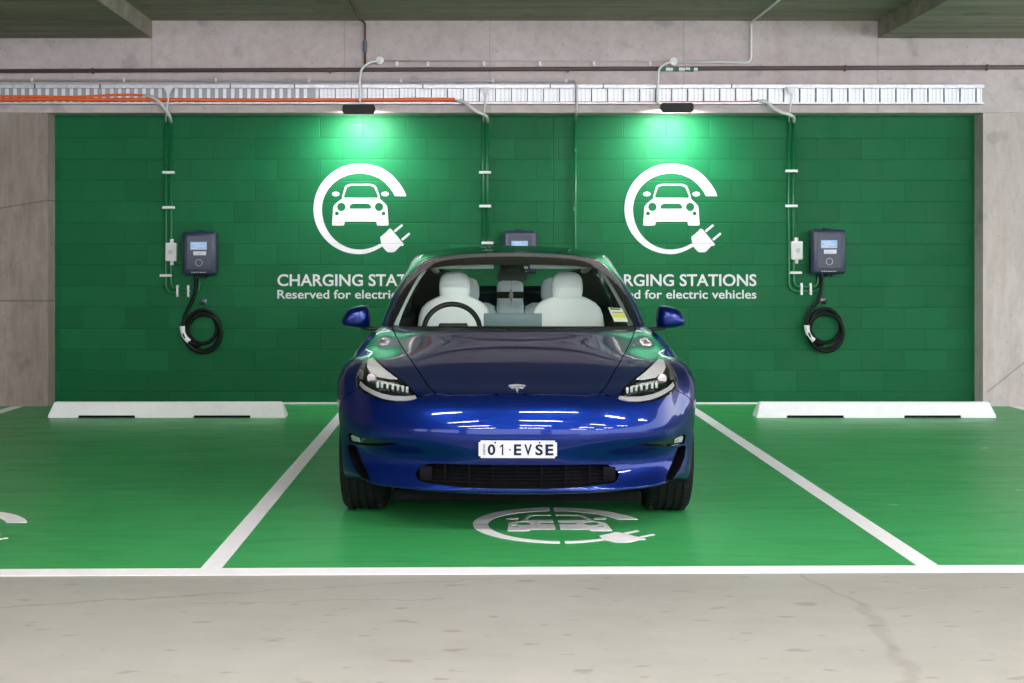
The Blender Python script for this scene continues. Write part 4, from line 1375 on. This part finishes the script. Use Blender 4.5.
# the pillar, side glass: split by side view
SW1 = [(1.02, .965), (1.30, 1.13), (1.55, 1.255), (1.70, 1.295), (1.84, 1.315), (1.84, .965)]
SW2 = [(1.94, .968), (1.94, 1.322), (2.2, 1.330), (2.42, 1.322), (2.62, 1.292), (2.68, 1.20), (2.72, .98)]
SW3 = [(2.76, .985), (2.73, 1.20), (2.70, 1.272), (2.90, 1.215), (3.10, 1.12), (3.16, 1.04)]
sc_ = lambda c: c.x > .50
sw1 = take_poly(house, SW1, 's', sc_); sw2 = take_poly(house, SW2, 's', sc_); sw3 = take_poly(house, SW3, 's', sc_)
bpl = take_poly(house, [(1.84, .955), (1.84, 1.325), (1.94, 1.33), (1.94, .955)], 's', sc_)
rear = take_poly(house, [(-.05, 2.74), (.40, 2.76), (.535, 2.86), (.50, 3.25), (.46, 3.46), (-.05, 3.50)], 'p', lambda c: True)
roofp = take_poly(house, [(-.05, 1.40), (.20, 1.405), (.40, 1.46), (.575, 1.56), (.632, 1.75), (.640, 2.1), (.632, 2.45), (.585, 2.74), (.40, 2.76), (-.05, 2.74)], 'p', lambda c: c.z > 1.2)
frit = take_poly(house, [(-.05, 1.5), (.30, 1.5), (.535, 1.5), (.580, 1.340), (.652, 1.302), (.672, 1.25), (.700, 1.15), (.722, 1.05), (.742, .95), (.748, .90), (.75, .86), (-.05, .86)], 'f', hf)
headliner = patch(HOUSE, [(-.05, 1.50), (.45, 1.56), (.57, 1.70), (.57, 1.74), (-.05, 1.72)], 'p', lambda c: c.z > 1.2, .035)
part('cabin_frame', joined(house), m_paint, ref=HOUSE)
ws = part('windscreen', joined(clear), m_glass, ref=HOUSE)
part('glass_border', joined(frit), m_frit, ws, ref=HOUSE)
part('roof_glass', joined(roofp), glass_mat('tinted_roof_glass', (.42, .44, .46), .05), ref=HOUSE)
part('rear_glass', joined(rear), m_side if 0 else m_glass, ref=HOUSE)
part('headliner', joined(headliner), m_head)
for q in (sw1, sw2, sw3): pair('side_window', q, m_side, ref=HOUSE)
pair('door_pillar_cover', bpl, m_frit, ref=HOUSE)

# ---- cabin interior ----
def bar(name, pts, ry, rx, m, n=10, smooth='all', one=False):
    b_ = sweep(bmesh.new(), spline([Vector(p) for p in pts], 5), ry, n, rx=rx)
    return (part(name, b_, m, smooth=smooth) if one else pair(name, b_, m, smooth=smooth))
bar('front_pillar_trim', [(.735, .96, .93), (.700, 1.14, 1.05), (.640, 1.36, 1.19), (.590, 1.52, 1.272)], .022, .030, mat('pillar_trim', (.60, .64, .63), .7))
bar('roof_rail_trim', [(.585, 1.52, 1.275), (.600, 1.75, 1.305), (.605, 2.1, 1.32), (.595, 2.5, 1.305), (.55, 2.9, 1.22)], .022, .028, m_head)
bar('centre_pillar_trim', [(.735, 1.90, .94), (.705, 1.90, 1.12), (.625, 1.90, 1.30)], .03, .06, m_dash)
bar('rear_pillar_trim', [(.68, 2.98, 1.0), (.60, 2.86, 1.15), (.54, 2.78, 1.24)], .03, .12, m_dash)
part('sun_visor', joined(box(.12, .50, 1.490, 1.62, 1.276, 1.302, .006)), mat('visor', (.86, .88, .87), .7), smooth=40)
part('visor_label', box(.035, .105, 1.495, 1.50, 1.276, 1.292), m_seat, smooth=False)
bm = bmesh.new()
prof = [(.60, .90), (.80, .930), (1.00, .925), (1.10, .90), (1.13, .84), (1.12, .55), (.60, .55)]
prism(bm, prof, 'x', -.72, .72); part('dashboard', bm, m_dash, smooth=False)
bm = bmesh.new()
for s in (-1, 1): bx(bm, s * .755 - .02, s * .755 + .02, .85, 3.1, .24, .925)
bx(bm, -.75, .75, .75, 3.3, .20, .24); bx(bm, -.70, .70, 2.92, 3.42, .93, .96); bx(bm, -.70, .70, 2.90, 2.94, .24, .96)
part('cabin_trim', bm, m_dash, smooth=False)


def sectioned(secs, n=20, p=2.6):
    """loft of superellipse sections: (cx, cy, cz, half width, half depth)"""
    bm = bmesh.new(); rings = []
    for (cx, cy, cz, a, b) in secs:
        R = []
        for k in range(n):
            t = 2 * PI * k / n; c_, s_ = math.cos(t), math.sin(t)
            R.append(bm.verts.new((cx + a * math.copysign(abs(c_) ** (2 / p), c_), cy + b * math.copysign(abs(s_) ** (2 / p), s_), cz)))
        rings.append(R)
    for A, B in zip(rings, rings[1:]):
        for k in range(n): bm.faces.new((A[k], A[(k + 1) % n], B[(k + 1) % n], B[k]))
    bm.faces.new(rings[0][::-1]); bm.faces.new(rings[-1]); return bm


def front_seat(x):
    bm = sectioned([(x, 1.62, .40, .24, .06), (x, 1.64, .60, .245, .065), (x, 1.68, .80, .250, .06), (x, 1.70, .90, .248, .055), (x, 1.715, .96, .240, .05), (x, 1.725, 1.01, .222, .048), (x, 1.73, 1.045, .190, .045), (x, 1.735, 1.068, .150, .042), (x, 1.735, 1.085, .11, .035), (x, 1.735, 1.093, .06, .02)], 28)
    s = part('front_seat', bm, m_seat)
    bm = sectioned([(x, 1.735, 1.045, .085, .035), (x, 1.738, 1.08, .098, .045), (x, 1.74, 1.12, .106, .05), (x, 1.745, 1.17, .106, .05), (x, 1.75, 1.205, .100, .047), (x, 1.752, 1.230, .086, .04), (x, 1.755, 1.247, .06, .03), (x, 1.755, 1.252, .03, .015)], 24)
    part('headrest', bm, m_seat, s)
    part('cushion', box(x - .25, x + .25, 1.12, 1.66, .32, .46, .05, 4), m_seat, s, smooth=40)
front_seat(-.385); front_seat(.375)

for x, w in ((-.36, .26), (.36, .26), (0, .105)):
    top = .985 if x else 1.03
    bm = sectioned([(x, 2.62, .45, w, .07), (x, 2.66, .75, w, .065), (x, 2.70, top - .05, w * .98, .055), (x, 2.705, top, w * .93, .045), (x, 2.71, top + .025, w * .75, .03)], 24, 3.4)
    s = part('rear_seat', bm, m_seatb)
    if x:
        bm = sectioned([(x * .97, 2.70, 1.0, .10, .04), (x * .97, 2.71, 1.06, .118, .05), (x * .97, 2.72, 1.13, .115, .05), (x * .97, 2.73, 1.18, .095, .04), (x * .97, 2.735, 1.20, .05, .02)], 24, 2.8)
        part('headrest', bm, m_seatb, s)
    else:
        bm = sectioned([(x, 2.70, .98, .092, .045), (x, 2.71, 1.05, .10, .05), (x, 2.72, 1.14, .10, .05), (x, 2.73, 1.165, .088, .04), (x, 2.735, 1.178, .05, .02)], 24, 4)
        part('headrest', bm, m_seatb, s)
        part('black_band', box(x - .102, x + .102, 2.652, 2.68, 1.045, 1.095, .006), m_dash, s, smooth=40)
    part('cushion', box(x - w, x + w, 2.15, 2.62, .36, .50, .05, 4), m_seatb, s, smooth=40)

# steering wheel, screen, mirror
sw = bmesh.new()
N = 40
cen = Vector((-.382, 1.135, .893)); tilt = Matrix.Rotation(rad(-24), 3, 'X')
sweep(sw, [cen + tilt @ Vector(((.176) * math.cos(2 * PI * k / N), 0, .176 * math.sin(2 * PI * k / N))) for k in range(N)], .0165, 10, closed=True)
stw = part('steering_wheel', sw, m_trim)
bm = bmesh.new()
disc(bm, cen - Vector((0, 0, .03)), tilt @ Vector((0, 1, 0)), .055, .03, 24)
for a in (-8, 188, 270): sweep(bm, [cen + tilt @ Vector((.04 * math.cos(rad(a)), 0, .04 * math.sin(rad(a)))), cen + tilt @ Vector((.175 * math.cos(rad(a)), 0, .175 * math.sin(rad(a))))], .013, 8, rx=.02)
part('wheel_hub', bm, m_trim, stw, smooth=40)
part('steering_column', tube([cen + Vector((0, -.02, -.04)), cen + Vector((0, -.16, -.07))], .03, 12), m_trim, stw)
part('instrument_hood', box(-.46, -.28, .98, 1.08, .915, .940, .01, 3), m_trim, smooth=40)
sc = part('touchscreen', box(-.182, .182, 1.085, 1.097, .865, 1.000, .004), mat('screen_back', (.10, .155, .165), .45), smooth=40)  # teal base stands in for a reflection on the screen's back
part('screen_stand', box(-.04, .04, 1.06, 1.09, .84, .90, .004), m_trim, sc)
bm = bmesh.new()
prism(bm, [(-.068, 1.315), (.068, 1.315), (.104, 1.215), (.095, 1.198), (-.095, 1.198), (-.104, 1.215)], 'y', 1.46, 1.50)
bmesh.ops.bevel(bm, geom=bm.edges[:], offset=.006, segments=2, affect='EDGES')
rv = part('rear_view_mirror', bm, m_dash, smooth=40)
part('camera_housing', box(-.05, .05, 1.40, 1.46, 1.255, 1.315, .01), m_dash, rv, smooth=40)
# permit on the windscreen
bm = bmesh.new()
q = []
for (x, z) in ((.578, 1.050), (.668, 1.043), (.698, .966), (.606, .970)):
    p = HOUSE.snap(x=x, z=z); q.append(p + HOUSE.normal(p) * -.006)
A = [bm.verts.new(v) for v in q]; B = [bm.verts.new(v + Vector((0, .0015, 0))) for v in q]
bm.faces.new(A); bm.faces.new(B[::-1])
for i in range(4): bm.faces.new((A[i], B[i], B[(i + 1) % 4], A[(i + 1) % 4]))
permit = part('permit_card', bm, mat('permit_paper', (.80, .80, .62), .6), smooth=False, label='white and yellow permit behind the windscreen')
bm = bmesh.new()
def pq(u, v): return q[0].lerp(q[1], u).lerp(q[3].lerp(q[2], u), v) + Vector((0, -.0012, 0))
for (u0, u1, v0, v1) in ((.12, .85, .04, .13), (.15, .95, .30, .34)):
    bm.faces.new([bm.verts.new(pq(a, b)) for a, b in ((u0, v0), (u1, v0), (u1, v1), (u0, v1))])
part('permit_print', bm, m_ink, permit, smooth=False)
bm = bmesh.new(); bm.faces.new([bm.verts.new(pq(a, b)) for a, b in ((.1, .38), (.95, .38), (.95, .72), (.1, .72))])
part('permit_panel', bm, mat('permit_yellow', (.78, .70, .12), .6), permit, smooth=False)

# wipers
for x0, x1 in ((-.55, -.05), (.02, .50)):
    P = []
    for t in range(9):
        x = x0 + (x1 - x0) * t / 8; p = HOUSE.snap(x=max(abs(x), 2e-3), z=.925 + .010 * t / 8)
        P.append(Vector((x, (p.y if p else .5) - .018, .925 + .010 * t / 8)))
    part('wiper', tube(P, .007, 6), m_trim)

# wing mirrors
mp = [(.888, .925), (.893, 1.036), (.905, 1.050), (.965, 1.047), (1.020, 1.028), (1.047, .985), (1.059, .952), (1.050, .930), (1.0, .918), (.925, .912)]
mc = Vector((.972, .978))
bm = bmesh.new(); rings = []
for sc_f, y in ((.35, .905), (.72, .915), (.90, .938), (1, .975), (1, 1.045), (.95, 1.060)):
    rings.append([bm.verts.new((mc.x + (x - mc.x) * sc_f, y, mc.y + (z - mc.y) * sc_f)) for x, z in mp])
for A, B in zip(rings, rings[1:]):
    for k in range(len(mp)): bm.faces.new((A[k], A[(k + 1) % len(mp)], B[(k + 1) % len(mp)], B[k]))
bm.faces.new(rings[0][::-1]); bm.faces.new(rings[-1])
bmesh.ops.recalc_face_normals(bm, faces=bm.faces)
bmesh.ops.subdivide_edges(bm, edges=bm.edges[:], cuts=1, smooth=.35, use_grid_fill=True)
mir = pair('wing_mirror', bm, m_paint)
bm = bmesh.new(); prism(bm, [(mc.x + (x - mc.x) * .88, mc.y + (z - mc.y) * .88) for x, z in mp], 'y', 1.058, 1.066)
pair('mirror_glass', bm, m_chrome, mir, smooth=False)
bm = bmesh.new(); sweep(bm, [(.775, 1.02, .905), (.86, 1.01, .908), (.935, .99, .916)], .013, 8, rx=.035)
pair('mirror_arm', bm, m_trim, mir)

# wheels
def wheel_bm():
    prof = [(.225, -.105), (.245, -.112), (.290, -.118), (.315, -.112), (.327, -.098), (.332, -.075)]
    gro = []
    for c in (-.060, -.020, .020, .060): gro += [(.334, c - .006), (.327, c - .005), (.327, c + .005), (.334, c + .006)]
    prof = prof + gro + [(r, -x) for r, x in prof[::-1]]
    bm = bmesh.new(); N = 72; rings = []
    for k in range(N):
        a = 2 * PI * k / N; rings.append([bm.verts.new((x, r * math.cos(a), r * math.sin(a))) for r, x in prof])
    for k in range(N):
        A, B = rings[k], rings[(k + 1) % N]
        for i in range(len(prof) - 1): bm.faces.new((A[i], A[i + 1], B[i + 1], B[i]))
    bmesh.ops.recalc_face_normals(bm, faces=bm.faces)
    q = tread_bm(); me_ = bpy.data.meshes.new('t'); q.to_mesh(me_); q.free(); bm.from_mesh(me_); bpy.data.meshes.remove(me_)
    return bm
def tread_bm():
    bm = bmesh.new()
    for k in range(60):
        a = 2 * PI * k / 60
        for x0 in (-.095, .068):
            t = box(x0, x0 + .028, -.0022, .0022, .326, .3355); xf(t, Matrix.Rotation(a, 4, 'X'))
            me_ = bpy.data.meshes.new('t'); t.to_mesh(me_); t.free(); bm.from_mesh(me_); bpy.data.meshes.remove(me_)
    return bm
def rim_bm():
    bm = bmesh.new()
    prof = [(.226, -.10), (.226, .085), (.218, .105), (.205, .100), (.200, .06), (.205, -.09)]
    N = 60; rings = []
    for k in range(N):
        a = 2 * PI * k / N; rings.append([bm.verts.new((x, r * math.cos(a), r * math.sin(a))) for r, x in prof])
    for k in range(N):
        A, B = rings[k], rings[(k + 1) % N]
        for i in range(len(prof)): bm.faces.new((A[i], A[(i + 1) % len(prof)], B[(i + 1) % len(prof)], B[i]))
    for k in range(9):
        a = 2 * PI * k / 9
        t = sweep(bmesh.new(), [(.085, 0, .02), (.088, 0, .10), (.092, 0, .208)], .018, 6, rx=.012)
        xf(t, Matrix.Rotation(a, 4, 'X')); me_ = bpy.data.meshes.new('t'); t.to_mesh(me_); t.free(); bm.from_mesh(me_); bpy.data.meshes.remove(me_)
    disc(bm, (.085, 0, 0), (1, 0, 0), .045, .03, 24); disc(bm, (.0, 0, 0), (1, 0, 0), .15, .03, 36)
    bmesh.ops.recalc_face_normals(bm, faces=bm.faces)
    return bm
m_rim = mat('grey_alloy', (.22, .22, .24), .3, .8)
first = None
for (x, y, s) in ((.795, 0, 1), (-.795, 0, -1), (.795, 2.875, 1), (-.795, 2.875, -1)):
    if first is None:
        w0 = part('wheel', wheel_bm(), m_rubber, smooth=30); r0 = part('rim', rim_bm(), m_rim, w0, smooth=40); first = (w0, r0); w = w0
    else:
        w = first[0].copy(); C.objects.link(w); w.parent = CAR
        for q_ in first[1:]:
            c_ = q_.copy(); C.objects.link(c_); c_.parent = w
    w.location = (x, y, .3355); w.rotation_euler = (0, 0, 0 if s > 0 else PI)

# ornament hanging from the rear view mirror
orn = bmesh.new()
prism(orn, [(0, .047), (.010, .020), (.016, 0), (.010, -.020), (0, -.047), (-.010, -.020), (-.016, 0), (-.010, .020)], 'y', -.006, .006)
sweep(orn, [(0, 0, .047), (0, 0, .110)], .0012, 6); sweep(orn, [(0, 0, -.047), (0, 0, -.06)], .0012, 6)
Mo = CAR.matrix_basis if False else (Matrix.Translation(CAR.location) @ Matrix.Rotation(rad(-1.26), 4, 'Z'))
hang = Mo @ Vector((-.005, 1.48, 1.100))
oo = new_obj('hanging_ornament', orn, mat('ornament_brown', (.09, .075, .05), .5, .3), None, smooth=False, loc=hang)
tag(oo, 'small brown diamond ornament hanging from the rear view mirror inside the car', 'ornament')
